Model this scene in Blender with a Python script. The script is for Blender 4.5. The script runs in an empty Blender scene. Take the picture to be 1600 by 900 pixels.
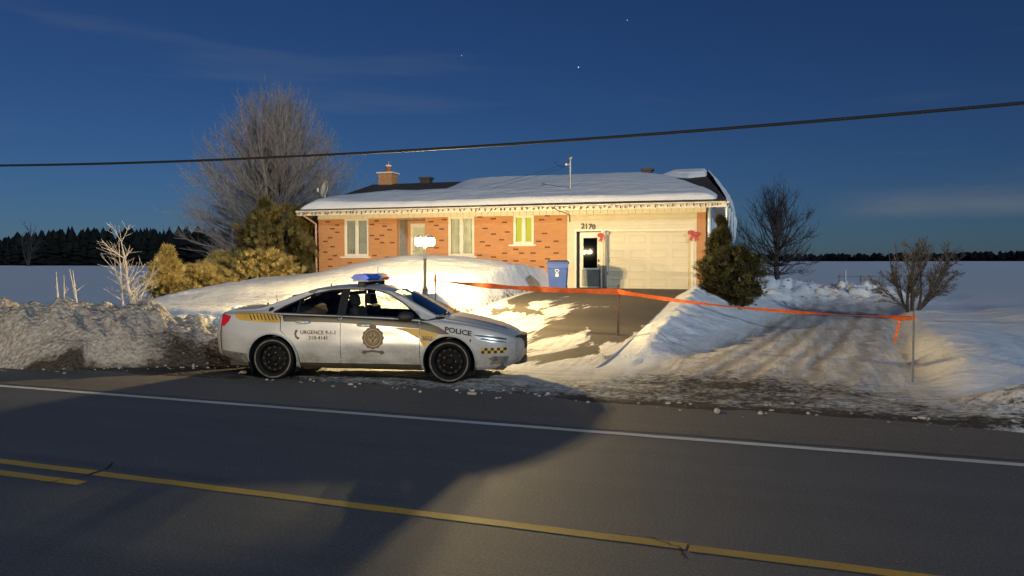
import bpy, bmesh, math, random
import numpy as np
from mathutils import Vector, Matrix
from mathutils.geometry import delaunay_2d_cdt
R = math.radians
sc = bpy.context.scene
col = sc.collection
random.seed(7)
rng = np.random.default_rng(11)

# ------------------------------------------------------------------ camera
cam_d = bpy.data.cameras.new('camera'); cam = bpy.data.objects.new('camera', cam_d); col.objects.link(cam)
cam_d.sensor_width = 36.0; cam_d.lens = 27.0; cam_d.clip_end = 8000; cam_d.clip_start = 0.05
cam.location = (0, 0, 1.93); cam.rotation_euler = (R(90) - math.atan(40 / 1200), 0, R(20))
sc.camera = cam
# ------------------------------------------------------------------ night sky and moon
MOON_EL, MOON_AZ = R(22), R(40)            # the moon stands to the right, a little behind the camera (azimuth below the +X axis)
w = bpy.data.worlds.new('World'); sc.world = w; w.use_nodes = True
nt = w.node_tree; nt.nodes.clear()
out = nt.nodes.new('ShaderNodeOutputWorld'); bg = nt.nodes.new('ShaderNodeBackground')
sky = nt.nodes.new('ShaderNodeTexSky'); sky.sky_type = 'NISHITA'; sky.sun_disc = False
sky.sun_elevation = MOON_EL; sky.sun_rotation = R(90) + MOON_AZ
sky.air_density = 1.0; sky.dust_density = 0.25; sky.ozone_density = 4.0
tint = nt.nodes.new('ShaderNodeMix'); tint.data_type = 'RGBA'; tint.blend_type = 'MULTIPLY'; tint.inputs[0].default_value = 1
tint.inputs[7].default_value = (0.44, 0.74, 1.28, 1)
nt.links.new(sky.outputs[0], tint.inputs[6])
tc = nt.nodes.new('ShaderNodeTexCoord')
mp = nt.nodes.new('ShaderNodeMapping'); mp.inputs['Scale'].default_value = (1.6, 1.6, 16); mp.inputs['Rotation'].default_value = (0, 0.06, 0)
nz = nt.nodes.new('ShaderNodeTexNoise'); nz.inputs['Scale'].default_value = 1.3; nz.inputs['Detail'].default_value = 5
nt.links.new(tc.outputs['Generated'], mp.inputs[0]); nt.links.new(mp.outputs[0], nz.inputs[0])
cr = nt.nodes.new('ShaderNodeValToRGB'); cr.color_ramp.elements[0].position = 0.56; cr.color_ramp.elements[1].position = 0.85
cr.color_ramp.elements[0].color = (0, 0, 0, 1); cr.color_ramp.elements[1].color = (0.28, 0.28, 0.28, 1)
nt.links.new(nz.outputs[0], cr.inputs[0])
cl = nt.nodes.new('ShaderNodeMix'); cl.data_type = 'RGBA'; cl.inputs[7].default_value = (6.5, 7.6, 8.6, 1)   # thin moonlit cloud streaks
nt.links.new(cr.outputs[0], cl.inputs[0]); nt.links.new(tint.outputs[2], cl.inputs[6])
# a pale low cloud bank over the fields on the right
sp = nt.nodes.new('ShaderNodeSeparateXYZ'); nt.links.new(tc.outputs['Generated'], sp.inputs[0])
def mr(sock, stops):
    r_ = nt.nodes.new('ShaderNodeValToRGB'); e = r_.color_ramp.elements; e[0].position = 0.0; e[0].color = (0, 0, 0, 1); e[1].position = 1.0; e[1].color = (0, 0, 0, 1)
    for p, v in stops: q = e.new(p); q.color = (v, v, v, 1)
    nt.links.new(sock, r_.inputs[0]); return r_.outputs[0]
def mul(a, b, k=None):
    m_ = nt.nodes.new('ShaderNodeMath'); m_.operation = 'MULTIPLY'; nt.links.new(a, m_.inputs[0])
    if k is None: nt.links.new(b, m_.inputs[1])
    else: m_.inputs[1].default_value = k
    return m_.outputs[0]
mp2 = nt.nodes.new('ShaderNodeMapping'); mp2.inputs['Scale'].default_value = (5, 5, 38); nt.links.new(tc.outputs['Generated'], mp2.inputs[0])
nz2 = nt.nodes.new('ShaderNodeTexNoise'); nz2.inputs['Scale'].default_value = 1.0; nz2.inputs['Detail'].default_value = 6; nt.links.new(mp2.outputs[0], nz2.inputs[0])
band = mul(mul(mr(sp.outputs[2], [(0.048, 0.0), (0.062, 1.0), (0.070, 0.8), (0.088, 0.0)]), mr(sp.outputs[0], [(0.03, 0.0), (0.13, 1.0), (0.5, 0.8), (0.75, 0.0)])), mul(mr(nz2.outputs[0], [(0.30, 0.35), (0.62, 1.0)]), None, 0.75))
cl2 = nt.nodes.new('ShaderNodeMix'); cl2.data_type = 'RGBA'; cl2.inputs[7].default_value = (5.6, 6.6, 8.2, 1)
nt.links.new(band, cl2.inputs[0]); nt.links.new(cl.outputs[2], cl2.inputs[6])
nt.links.new(cl2.outputs[2], bg.inputs[0]); bg.inputs[1].default_value = 0.0225
nt.links.new(bg.outputs[0], out.inputs[0])
moon_d = bpy.data.lights.new('moon', 'SUN'); moon = bpy.data.objects.new('moon', moon_d); col.objects.link(moon)
moon_d.energy = 1.2; moon_d.angle = R(0.5); moon_d.color = (0.80, 0.93, 1.0)
md = Vector((math.cos(MOON_EL) * math.cos(-MOON_AZ), math.cos(MOON_EL) * math.sin(-MOON_AZ), math.sin(MOON_EL)))
moon.rotation_euler = md.to_track_quat('Z', 'Y').to_euler()
sc.view_settings.view_transform = 'Standard'; sc.view_settings.look = 'None'
sc.view_settings.exposure = 0.0; sc.view_settings.gamma = 1.0
sc.render.engine = 'CYCLES'
sc.cycles.use_denoising = True
sc.cycles.max_bounces = 6; sc.cycles.transparent_max_bounces = 12; sc.cycles.sample_clamp_indirect = 3.0

# ------------------------------------------------------------------ helpers
def link(name, me, mats=None, parent=None, loc=None, rot=None):
    o = bpy.data.objects.new(name, me); col.objects.link(o)
    if mats is not None and me is not None:
        for m in (mats if isinstance(mats, (list, tuple)) else [mats]):
            me.materials.append(m)
    if parent is not None: o.parent = parent
    if loc is not None: o.location = loc
    if rot is not None: o.rotation_euler = rot
    return o
def tag(o, label=None, cat=None, group=None, kind=None):
    if label: o['label'] = label
    if cat: o['category'] = cat
    if group: o['group'] = group
    if kind: o['kind'] = kind
    return o
def thing(name, label, cat, loc=(0, 0, 0), rz=0.0, group=None):
    o = bpy.data.objects.new(name, None); col.objects.link(o); o.location = loc; o.rotation_euler = (0, 0, rz)
    o.empty_display_size = 0.2
    return tag(o, label, cat, group)
class MB:
    """collects shapes into one mesh"""
    def __init__(s): s.v = []; s.f = []; s.mi = []; s.cur = 0
    def add(s, vs, fs):
        n = len(s.v); s.v += [tuple(v) for v in vs]
        for f in fs: s.f.append(tuple(i + n for i in f)); s.mi.append(s.cur)
    def box(s, x0, x1, y0, y1, z0, z1, M=None):
        vs = [Vector((x, y, z)) for z in (z0, z1) for y in (y0, y1) for x in (x0, x1)]
        if M is not None: vs = [M @ v for v in vs]
        s.add(vs, [(0, 2, 3, 1), (4, 5, 7, 6), (0, 1, 5, 4), (2, 6, 7, 3), (1, 3, 7, 5), (0, 4, 6, 2)])
    def tube(s, pts, rad, n=8, cap=True):
        pts = [Vector(p) for p in pts]
        rad = [rad] * len(pts) if not hasattr(rad, '__len__') else rad
        vs = []; fs = []
        prev = None
        for i, p in enumerate(pts):
            d = (pts[min(i + 1, len(pts) - 1)] - pts[max(i - 1, 0)])
            d = d.normalized() if d.length > 1e-9 else Vector((0, 0, 1))
            if prev is None: a = d.orthogonal().normalized()
            else:
                a = prev - d * prev.dot(d); a = a.normalized() if a.length > 1e-6 else d.orthogonal().normalized()
            prev = a; b = d.cross(a)
            for k in range(n):
                t = 2 * math.pi * k / n
                vs.append(p + (a * math.cos(t) + b * math.sin(t)) * rad[i])
        for i in range(len(pts) - 1):
            for k in range(n):
                fs.append((i * n + k, i * n + (k + 1) % n, (i + 1) * n + (k + 1) % n, (i + 1) * n + k))
        if cap:
            fs.append(tuple(range(n - 1, -1, -1))); m = (len(pts) - 1) * n; fs.append(tuple(range(m, m + n)))
        s.add(vs, fs)
    def lathe(s, prof, n=24, M=None, axis='z'):
        vs = []; fs = []
        for r, h in prof:
            for k in range(n):
                t = 2 * math.pi * k / n
                v = Vector((r * math.cos(t), r * math.sin(t), h)) if axis == 'z' else Vector((r * math.cos(t), h, r * math.sin(t)))
                vs.append(M @ v if M is not None else v)
        for i in range(len(prof) - 1):
            for k in range(n):
                q = (i * n + k, i * n + (k + 1) % n, (i + 1) * n + (k + 1) % n, (i + 1) * n + k)
                fs.append(q if axis == 'z' else q[::-1])
        s.add(vs, fs)
    def build(s, name, mats, parent=None, smooth=False, bevel=0.0, loc=None, rot=None, auto=None):
        me = bpy.data.meshes.new(name); me.from_pydata(s.v, [], s.f); me.update()
        if len(set(s.mi)) > 1: me.polygons.foreach_set('material_index', s.mi)
        if smooth: me.polygons.foreach_set('use_smooth', [True] * len(me.polygons))
        if bevel > 0 or auto is not None:
            bm = bmesh.new(); bm.from_mesh(me)
            if bevel > 0:
                bmesh.ops.bevel(bm, geom=bm.edges[:], offset=bevel, segments=1, affect='EDGES')
            if auto is not None:
                for f in bm.faces: f.smooth = True
                for e in bm.edges:
                    if len(e.link_faces) == 2 and e.calc_face_angle(0) > auto: e.smooth = False
            bm.to_mesh(me); bm.free()
        return link(name, me, mats, parent, loc, rot)
def np_mesh(name, V, F, mats, parent=None, smooth=True):
    """fast mesh from numpy arrays (F: n x 3 or n x 4)"""
    me = bpy.data.meshes.new(name); V = np.asarray(V, np.float32); F = np.asarray(F, np.int32); k = F.shape[1]
    me.vertices.add(len(V)); me.vertices.foreach_set('co', V.ravel())
    me.loops.add(F.size); me.loops.foreach_set('vertex_index', F.ravel())
    me.polygons.add(len(F)); me.polygons.foreach_set('loop_start', np.arange(0, F.size, k, dtype=np.int32))
    me.update(calc_edges=True); me.validate()
    me.polygons.foreach_set('use_smooth', np.full(len(me.polygons), smooth))
    return link(name, me, mats, parent)
def copy_tree(o, parent=None):
    c = o.copy(); col.objects.link(c)
    if parent is not None: c.parent = parent
    for ch in list(o.children): copy_tree(ch, c)
    return c
def sstep(a, b, x):
    t = np.clip((x - a) / (b - a), 0, 1); return t * t * (3 - 2 * t)
def vnoise(x, y, seed=0):
    x = np.asarray(x, float); y = np.asarray(y, float)
    xi = np.floor(x).astype(np.int64); yi = np.floor(y).astype(np.int64); fx = x - xi; fy = y - yi
    def h(a, b):
        n = (a * 374761393 + b * 668265263 + seed * 974634511) & 0x7fffffff
        n = ((n ^ (n >> 13)) * 1274126177) & 0x7fffffff
        return ((n ^ (n >> 16)) & 0xffff) / 65535.0
    ux = fx * fx * (3 - 2 * fx); uy = fy * fy * (3 - 2 * fy)
    return (h(xi, yi) * (1 - ux) + h(xi + 1, yi) * ux) * (1 - uy) + (h(xi, yi + 1) * (1 - ux) + h(xi + 1, yi + 1) * ux) * uy
def clods(x, y, seed=0):
    """rounded broken lumps: 1 at a lump's centre, 0 at its rim"""
    xi = np.floor(x).astype(np.int64); yi = np.floor(y).astype(np.int64); d = np.full(np.shape(x), 9.0)
    for a in (-1, 0, 1):
        for b in (-1, 0, 1):
            cx = xi + a; cy = yi + b
            px = cx + vnoise(cx * 1.0, cy * 1.0, seed + 1); py = cy + vnoise(cx * 1.0, cy * 1.0, seed + 2)
            d = np.minimum(d, np.hypot(x - px, y - py) * (0.75 + 0.5 * vnoise(cx * 1.0, cy * 1.0, seed + 3)))
    return np.sqrt(np.clip(1 - (d / 0.72) ** 2, 0, 1))
def fbm(x, y, oct=4, seed=0):
    s = 0; a = 1; t = 0
    for k in range(oct):
        s = s + a * (vnoise(x * 2 ** k, y * 2 ** k, seed + k) - 0.5); t += a; a *= 0.55
    return s / t

# ------------------------------------------------------------------ materials
def newmat(name):
    m = bpy.data.materials.new(name); m.use_nodes = True
    return m, m.node_tree, m.node_tree.nodes['Principled BSDF']
def node(t, k, **kw):
    n = t.nodes.new(k)
    for a, b in kw.items(): setattr(n, a, b)
    return n
def noise(t, scale, detail=4, rough=0.55, vec=None, dist=0.0):
    n = node(t, 'ShaderNodeTexNoise'); n.inputs['Scale'].default_value = scale; n.inputs['Detail'].default_value = detail
    n.inputs['Roughness'].default_value = rough; n.inputs['Distortion'].default_value = dist
    if vec is not None: t.links.new(vec, n.inputs['Vector'])
    return n.outputs[0]
def ramp(t, val, stops):
    n = node(t, 'ShaderNodeValToRGB'); e = n.color_ramp.elements
    while len(e) < len(stops): e.new(0.5)
    for i, (p, c) in enumerate(stops):
        e[i].position = p; e[i].color = (c, c, c, 1) if not hasattr(c, '__len__') else (*c, 1)
    t.links.new(val, n.inputs[0]); return n.outputs[0]
def mixc(t, fac, a, b, mode='MIX'):
    n = node(t, 'ShaderNodeMix', data_type='RGBA', blend_type=mode)
    for i, v in ((0, fac), (6, a), (7, b)):
        if hasattr(v, 'is_linked'): t.links.new(v, n.inputs[i])
        elif i == 0: n.inputs[0].default_value = v
        else: n.inputs[i].default_value = (*v, 1)
    return n.outputs[2]
def math_(t, op, a, b=None):
    n = node(t, 'ShaderNodeMath', operation=op)
    for i, v in ((0, a), (1, b)):
        if v is None: continue
        if hasattr(v, 'is_linked'): t.links.new(v, n.inputs[i])
        else: n.inputs[i].default_value = v
    return n.outputs[0]
def bump(t, b, h, strength, dist, chain=None):
    n = node(t, 'ShaderNodeBump'); n.inputs['Strength'].default_value = strength; n.inputs['Distance'].default_value = dist
    t.links.new(h, n.inputs['Height'])
    if chain is not None: t.links.new(chain, n.inputs['Normal'])
    t.links.new(n.outputs[0], b.inputs['Normal']); return n.outputs[0]
def coords(t, kind='Object', scale=None, rot=None):
    c = node(t, 'ShaderNodeTexCoord').outputs[kind]
    if scale or rot:
        m = node(t, 'ShaderNodeMapping')
        if scale: m.inputs['Scale'].default_value = scale
        if rot: m.inputs['Rotation'].default_value = rot
        t.links.new(c, m.inputs[0]); c = m.outputs[0]
    return c
def simple(name, base, rough=0.6, metal=0.0, var=0.15, scale=6.0, spec=0.5, bmp=0.0, bscale=60.0):
    m, t, b = newmat(name); c = coords(t)
    v = noise(t, scale, 4, vec=c)
    lo = tuple(x * (1 - var) for x in base); hi = tuple(min(1, x * (1 + var)) for x in base)
    t.links.new(mixc(t, ramp(t, v, [(0.3, 0.0), (0.7, 1.0)]), lo, hi), b.inputs['Base Color'])
    b.inputs['Roughness'].default_value = rough; b.inputs['Metallic'].default_value = metal
    b.inputs['Specular IOR Level'].default_value = spec
    if bmp: bump(t, b, noise(t, bscale, 3, vec=c), bmp, 0.01)
    return m
def emit(name, color, strength):
    m, t, b = newmat(name); b.inputs['Base Color'].default_value = (*color, 1)
    b.inputs['Emission Color'].default_value = (*color, 1); b.inputs['Emission Strength'].default_value = strength
    return m
def glass(name, tintc, clear=0.75, rough=0.02):
    m, t, b = newmat(name)
    tr = node(t, 'ShaderNodeBsdfTransparent'); tr.inputs[0].default_value = (*tintc, 1)
    gl = node(t, 'ShaderNodeBsdfGlossy'); gl.inputs['Roughness'].default_value = rough; gl.inputs['Color'].default_value = (0.9, 0.95, 1, 1)
    fr = node(t, 'ShaderNodeFresnel'); fr.inputs[0].default_value = 1.5
    f = math_(t, 'ADD', fr.outputs[0], 1 - clear - 0.2 if clear < 0.8 else 0.0)
    mx = node(t, 'ShaderNodeMixShader'); t.links.new(f, mx.inputs[0]); t.links.new(tr.outputs[0], mx.inputs[1]); t.links.new(gl.outputs[0], mx.inputs[2])
    t.links.new(mx.outputs[0], t.nodes['Material Output'].inputs[0]); return m

def m_ground():
    m, t, b = newmat('snow_ground'); c = coords(t)
    at = node(t, 'ShaderNodeAttribute', attribute_name='dirt_shade').outputs['Fac']
    ice = node(t, 'ShaderNodeAttribute', attribute_name='packed').outputs['Fac']
    n1 = noise(t, 2.2, 6, 0.65, c); n2 = noise(t, 11, 5, 0.7, c)
    cs = coords(t, scale=(1.1, 5.5, 1)); n3 = noise(t, 1.1, 6, 0.7, cs, 0.8)
    dr = noise(t, 0.35, 6, 0.7, coords(t, scale=(0.25, 1.0, 1), rot=(0, 0, R(12))))
    fresh = mixc(t, math_(t, 'MULTIPLY', math_(t, 'ADD', n1, dr), 0.5), (0.70, 0.72, 0.75), (0.92, 0.92, 0.92))
    n4 = noise(t, 1.0, 7, 0.68, coords(t, scale=(4.6, 0.42, 1), rot=(0, 0, R(6))), 0.5)
    sy = node(t, 'ShaderNodeSeparateXYZ'); t.links.new(c, sy.inputs[0])
    yr = node(t, 'ShaderNodeMapRange'); t.links.new(sy.outputs[1], yr.inputs[0]); yr.inputs[1].default_value = 11.8; yr.inputs[2].default_value = 14.0
    nmix = node(t, 'ShaderNodeMix'); t.links.new(yr.outputs[0], nmix.inputs[0]); t.links.new(n3, nmix.inputs[2]); t.links.new(n4, nmix.inputs[3])
    pk = mixc(t, ramp(t, nmix.outputs[0], [(0.34, 0.0), (0.62, 1.0)]), (0.42, 0.37, 0.31), (0.76, 0.73, 0.68))
    trk = node(t, 'ShaderNodeAttribute', attribute_name='track').outputs['Fac']
    pk = mixc(t, math_(t, 'MULTIPLY', trk, ramp(t, n2, [(0.3, 0.5), (0.7, 1.0)])), pk, (0.30, 0.245, 0.185))
    pk = mixc(t, ramp(t, n2, [(0.56, 0.0), (0.74, 0.7)]), pk, (0.75, 0.72, 0.67))
    cc = mixc(t, ice, fresh, pk)
    grime = node(t, 'ShaderNodeAttribute', attribute_name='grime').outputs['Fac']
    gcol = mixc(t, ramp(t, n2, [(0.35, 0.0), (0.65, 1.0)]), (0.20, 0.165, 0.13), (0.46, 0.41, 0.345))
    cc = mixc(t, grime, cc, gcol)
    dn = math_(t, 'ADD', at, math_(t, 'MULTIPLY', math_(t, 'SUBTRACT', n2, 0.5), 1.5))
    dn = math_(t, 'ADD', dn, math_(t, 'MULTIPLY', math_(t, 'SUBTRACT', n1, 0.5), 0.9))
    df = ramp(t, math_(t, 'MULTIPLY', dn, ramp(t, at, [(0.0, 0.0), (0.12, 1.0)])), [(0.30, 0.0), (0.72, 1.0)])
    dirt_shade_col = mixc(t, n2, (0.018, 0.014, 0.010), (0.085, 0.065, 0.045))  # near-black tone for verge debris and the painted car shadow
    t.links.new(mixc(t, df, cc, dirt_shade_col), b.inputs['Base Color'])
    b.inputs['Roughness'].default_value = 0.75; b.inputs['Specular IOR Level'].default_value = 0.35
    b0 = bump(t, b, noise(t, 1.8, 5, 0.65, c), 0.45, 0.12); b1 = bump(t, b, noise(t, 7, 6, 0.7, c), 0.65, 0.06, b0)
    b2 = bump(t, b, noise(t, 55, 3, 0.7, c), 0.4, 0.014, b1)
    vo = node(t, 'ShaderNodeTexVoronoi'); vo.inputs['Scale'].default_value = 13.0; t.links.new(mixc(t, 0.12, c, c), vo.inputs['Vector'])
    bump(t, b, math_(t, 'MULTIPLY', math_(t, 'SUBTRACT', 1.0, vo.outputs['Distance']), grime), 0.8, 0.05, b2)
    return m
def m_asphalt(name, base, patches=False):
    m, t, b = newmat(name); c = coords(t)
    big = noise(t, 0.5, 4, 0.6, coords(t, scale=(0.35, 1.3, 1))); fine = noise(t, 48, 5, 0.85, c); mid = noise(t, 24, 4, 0.7, c)
    a = mixc(t, big, tuple(x * 0.7 for x in base), tuple(x * 1.3 for x in base))
    sal = noise(t, 0.9, 6, 0.65, coords(t, scale=(0.12, 2.6, 1)), 0.3)
    a = mixc(t, ramp(t, sal, [(0.45, 0.0), (0.72, 0.35)]), a, tuple(x * 1.6 for x in base))
    a = mixc(t, ramp(t, sal, [(0.28, 0.3), (0.42, 0.0)]), a, tuple(x * 0.5 for x in base))
    a = mixc(t, ramp(t, fine, [(0.52, 0.0), (0.66, 0.9)]), a, tuple(min(0.4, x * 2.3) for x in base))
    a = mixc(t, ramp(t, mid, [(0.62, 0.0), (0.72, 0.35)]), a, tuple(x * 2.0 for x in base))
    a = mixc(t, ramp(t, fine, [(0.34, 0.8), (0.48, 0.0)]), a, tuple(x * 0.35 for x in base))
    # stray grains of road salt and snow
    vo = node(t, 'ShaderNodeTexVoronoi'); vo.inputs['Scale'].default_value = 11.0; t.links.new(c, vo.inputs['Vector'])
    sp = math_(t, 'LESS_THAN', vo.outputs['Distance'], 0.075)
    keep = math_(t, 'GREATER_THAN', noise(t, 1.1, 3, 0.6, c), 0.55)
    a = mixc(t, math_(t, 'MULTIPLY', sp, keep), a, (0.34, 0.33, 0.31))
    rough = 0.68
    hmap = fine
    if patches:
        cs = coords(t, scale=(1.0, 0.42, 1), rot=(0, 0, R(-26)))
        pn = noise(t, 0.62, 7, 0.62, cs, 0.5)
        sepn = node(t, 'ShaderNodeSeparateXYZ'); t.links.new(c, sepn.inputs[0])
        yb = node(t, 'ShaderNodeMapRange'); t.links.new(sepn.outputs[1], yb.inputs[0])
        yb.inputs[1].default_value = 13.5; yb.inputs[2].default_value = 24; yb.inputs[3].default_value = 0.17; yb.inputs[4].default_value = -0.17
        xb = node(t, 'ShaderNodeMapRange'); t.links.new(sepn.outputs[0], xb.inputs[0])
        xb.inputs[1].default_value = -8.6; xb.inputs[2].default_value = -4.2; xb.inputs[3].default_value = 0.07; xb.inputs[4].default_value = -0.09
        xe = node(t, 'ShaderNodeMapRange'); t.links.new(sepn.outputs[0], xe.inputs[0])
        xe.inputs[1].default_value = -8.0; xe.inputs[2].default_value = -8.5; xe.inputs[3].default_value = 0.0; xe.inputs[4].default_value = 0.3
        v = math_(t, 'ADD', math_(t, 'ADD', math_(t, 'ADD', pn, yb.outputs[0]), xb.outputs[0]), xe.outputs[0])
        f = ramp(t, v, [(0.505, 0.0), (0.535, 1.0)])
        trk = noise(t, 3.2, 5, 0.7, coords(t, scale=(3.0, 0.5, 1), rot=(0, 0, R(-26))))
        sn = mixc(t, ramp(t, trk, [(0.35, 0.0), (0.6, 1.0)]), (0.55, 0.50, 0.42), (0.80, 0.79, 0.76))
        a = mixc(t, f, a, sn); hmap = math_(t, 'ADD', math_(t, 'MULTIPLY', f, math_(t, 'ADD', 2.2, trk)), math_(t, 'MULTIPLY', fine, 0.4))
    t.links.new(a, b.inputs['Base Color']); b.inputs['Roughness'].default_value = rough; b.inputs['Specular IOR Level'].default_value = 0.35
    bump(t, b, hmap, 0.8, 0.016); return m
def m_paintline(name, c0, worn):
    m, t, b = newmat(name); c = coords(t)
    f = ramp(t, noise(t, 22, 5, 0.75, c), [(0.28, 1.0), (0.28 + worn, 0.0)])
    f2 = ramp(t, noise(t, 1.1, 3, 0.6, coords(t, scale=(0.5, 1, 1))), [(0.35, 0.28), (0.6, 0.0)])
    t.links.new(mixc(t, math_(t, 'MAXIMUM', f, f2), c0, (0.11, 0.105, 0.10)), b.inputs['Base Color'])
    b.inputs['Roughness'].default_value = 0.65; bump(t, b, noise(t, 150, 2, 0.8, c), 0.4, 0.01); return m
def m_brick():
    m, t, b = newmat('orange_brick'); c = coords(t)
    s = node(t, 'ShaderNodeSeparateXYZ'); t.links.new(c, s.inputs[0])
    cb = node(t, 'ShaderNodeCombineXYZ'); t.links.new(math_(t, 'ADD', s.outputs[0], s.outputs[1]), cb.inputs[0]); t.links.new(s.outputs[2], cb.inputs[1])
    br = node(t, 'ShaderNodeTexBrick'); t.links.new(cb.outputs[0], br.inputs['Vector'])
    br.inputs['Color1'].default_value = (0.60, 0.28, 0.105, 1); br.inputs['Color2'].default_value = (0.52, 0.225, 0.085, 1)
    br.inputs['Mortar'].default_value = (0.50, 0.32, 0.18, 1)
    br.inputs['Scale'].default_value = 1.0; br.inputs['Mortar Size'].default_value = 0.006; br.inputs['Brick Width'].default_value = 0.23
    br.inputs['Row Height'].default_value = 0.075; br.inputs['Bias'].default_value = -0.1
    v = noise(t, 3, 4, 0.6, c)
    t.links.new(mixc(t, 0.35, br.outputs[0], mixc(t, v, (0.46, 0.18, 0.06), (0.66, 0.33, 0.14))), b.inputs['Base Color'])
    b.inputs['Roughness'].default_value = 0.85
    bump(t, b, math_(t, 'SUBTRACT', 1.0, br.outputs[1]), 0.7, 0.008); return m
def m_shingle():
    m, t, b = newmat('brown_shingle'); c = coords(t)
    br = node(t, 'ShaderNodeTexBrick'); t.links.new(c, br.inputs['Vector'])
    br.inputs['Color1'].default_value = (0.05, 0.035, 0.028, 1); br.inputs['Color2'].default_value = (0.085, 0.06, 0.045, 1); br.inputs['Mortar'].default_value = (0.02, 0.015, 0.012, 1)
    br.inputs['Scale'].default_value = 1.0; br.inputs['Brick Width'].default_value = 0.33; br.inputs['Row Height'].default_value = 0.14; br.inputs['Mortar Size'].default_value = 0.008
    t.links.new(br.outputs[0], b.inputs['Base Color']); b.inputs['Roughness'].default_value = 0.9
    bump(t, b, math_(t, 'SUBTRACT', 1.0, br.outputs[1]), 0.6, 0.01); return m
def m_roofsnow():
    m, t, b = newmat('roof_snow'); c = coords(t)
    n1 = noise(t, 1.5, 5, 0.6, c)
    t.links.new(mixc(t, n1, (0.76, 0.77, 0.80), (0.86, 0.86, 0.87)), b.inputs['Base Color']); b.inputs['Roughness'].default_value = 0.8
    b1 = bump(t, b, noise(t, 4, 6, 0.65, c), 0.5, 0.06); bump(t, b, noise(t, 26, 4, 0.65, coords(t, scale=(1, 2.5, 1))), 0.4, 0.02, b1); return m
def m_paint():
    m, t, b = newmat('dirty_white_paint'); c = coords(t)
    s = node(t, 'ShaderNodeSeparateXYZ'); t.links.new(c, s.inputs[0])
    hz = node(t, 'ShaderNodeMapRange'); t.links.new(s.outputs[2], hz.inputs[0]); hz.inputs[1].default_value = 0.98; hz.inputs[2].default_value = 0.30
    n = noise(t, 2.3, 6, 0.62, coords(t, scale=(0.8, 1, 1.5))); n2 = noise(t, 30, 4, 0.7, c)
    f = math_(t, 'MULTIPLY', hz.outputs[0], ramp(t, n, [(0.30, 0.35), (0.62, 1.0)]))
    f = math_(t, 'MULTIPLY', f, ramp(t, n2, [(0.3, 0.7), (0.7, 1.0)]))
    t.links.new(mixc(t, f, (0.48, 0.48, 0.47), (0.13, 0.11, 0.085)), b.inputs['Base Color'])
    rr = node(t, 'ShaderNodeMapRange'); t.links.new(f, rr.inputs[0]); rr.inputs[3].default_value = 0.28; rr.inputs[4].default_value = 0.75
    t.links.new(rr.outputs[0], b.inputs['Roughness'])
    b.inputs['Coat Weight'].default_value = 0.25; b.inputs['Coat Roughness'].default_value = 0.15; return m
def m_bark(name, base):
    m, t, b = newmat(name); c = coords(t, scale=(1, 1, 0.3))
    v = noise(t, 14, 5, 0.7, c)
    t.links.new(mixc(t, v, tuple(x * 0.6 for x in base), tuple(x * 1.5 for x in base)), b.inputs['Base Color']); b.inputs['Roughness'].default_value = 0.9
    bump(t, b, v, 0.5, 0.02); return m
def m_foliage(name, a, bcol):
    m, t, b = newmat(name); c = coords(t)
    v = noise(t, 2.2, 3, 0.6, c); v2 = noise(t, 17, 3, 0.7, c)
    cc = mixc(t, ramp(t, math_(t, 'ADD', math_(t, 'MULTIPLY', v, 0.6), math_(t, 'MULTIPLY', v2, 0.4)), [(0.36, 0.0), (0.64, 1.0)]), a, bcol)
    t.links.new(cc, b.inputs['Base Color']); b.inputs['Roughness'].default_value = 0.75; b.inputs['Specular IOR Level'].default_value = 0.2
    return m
M = {}
M['ground'] = m_ground(); M['road'] = m_asphalt('road_asphalt', (0.090, 0.094, 0.102)); M['drive'] = m_asphalt('driveway_asphalt', (0.115, 0.098, 0.074), True)
M['white_line'] = m_paintline('white_road_paint', (0.66, 0.65, 0.60), 0.16); M['yellow_line'] = m_paintline('yellow_road_paint', (0.62, 0.36, 0.04), 0.16)
M['brick'] = m_brick(); M['darkbrick'] = simple('dark_brick', (0.17, 0.065, 0.03), 0.85, var=0.35, scale=3)
M['shingle'] = m_shingle(); M['roofsnow'] = m_roofsnow()
M['siding'] = simple('cream_siding', (0.74, 0.66, 0.47), 0.55, var=0.06, scale=2)
M['trim'] = simple('white_trim', (0.77, 0.72, 0.60), 0.45, var=0.05)
M['soffit'] = simple('soffit', (0.6, 0.58, 0.52), 0.6, var=0.05)
M['greywood'] = simple('grey_paint', (0.30, 0.28, 0.25), 0.6)
M['gdoor'] = simple('garage_door_paint', (0.70, 0.62, 0.45), 0.5, var=0.05, scale=1.5)
M['dark'] = simple('dark_interior', (0.02, 0.02, 0.02), 0.9)
M['curtain'] = simple('curtain_cloth', (0.72, 0.71, 0.64), 0.9, var=0.2, scale=3)
M['blind'] = simple('blind_cloth', (0.62, 0.62, 0.62), 0.8, var=0.15, scale=3)
M['winglass'] = glass('window_glass', (0.93, 0.95, 0.93), 0.85)
M['darkglass'] = glass('door_glass', (0.30, 0.33, 0.33), 0.85)
M['litroom'] = emit('lit_room_blind', (0.40, 0.40, 0.03), 0.75)
M['chimbrick'] = simple('chimney_brick', (0.42, 0.22, 0.11), 0.9, var=0.25, scale=8, bmp=0.4)
M['clay'] = simple('clay_flue', (0.36, 0.12, 0.06), 0.8)
M['ventmetal'] = simple('vent_metal', (0.05, 0.042, 0.038), 0.6)
M['steel'] = simple('galvanised_steel', (0.42, 0.42, 0.42), 0.45, 0.7)
M['dish'] = simple('dish_grey', (0.42, 0.40, 0.36), 0.6)
M['copper'] = simple('downspout_brown', (0.50, 0.30, 0.22), 0.5)
M['ice'] = simple('icicle_ice', (0.72, 0.80, 0.84), 0.15, var=0.08, spec=0.7)
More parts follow.
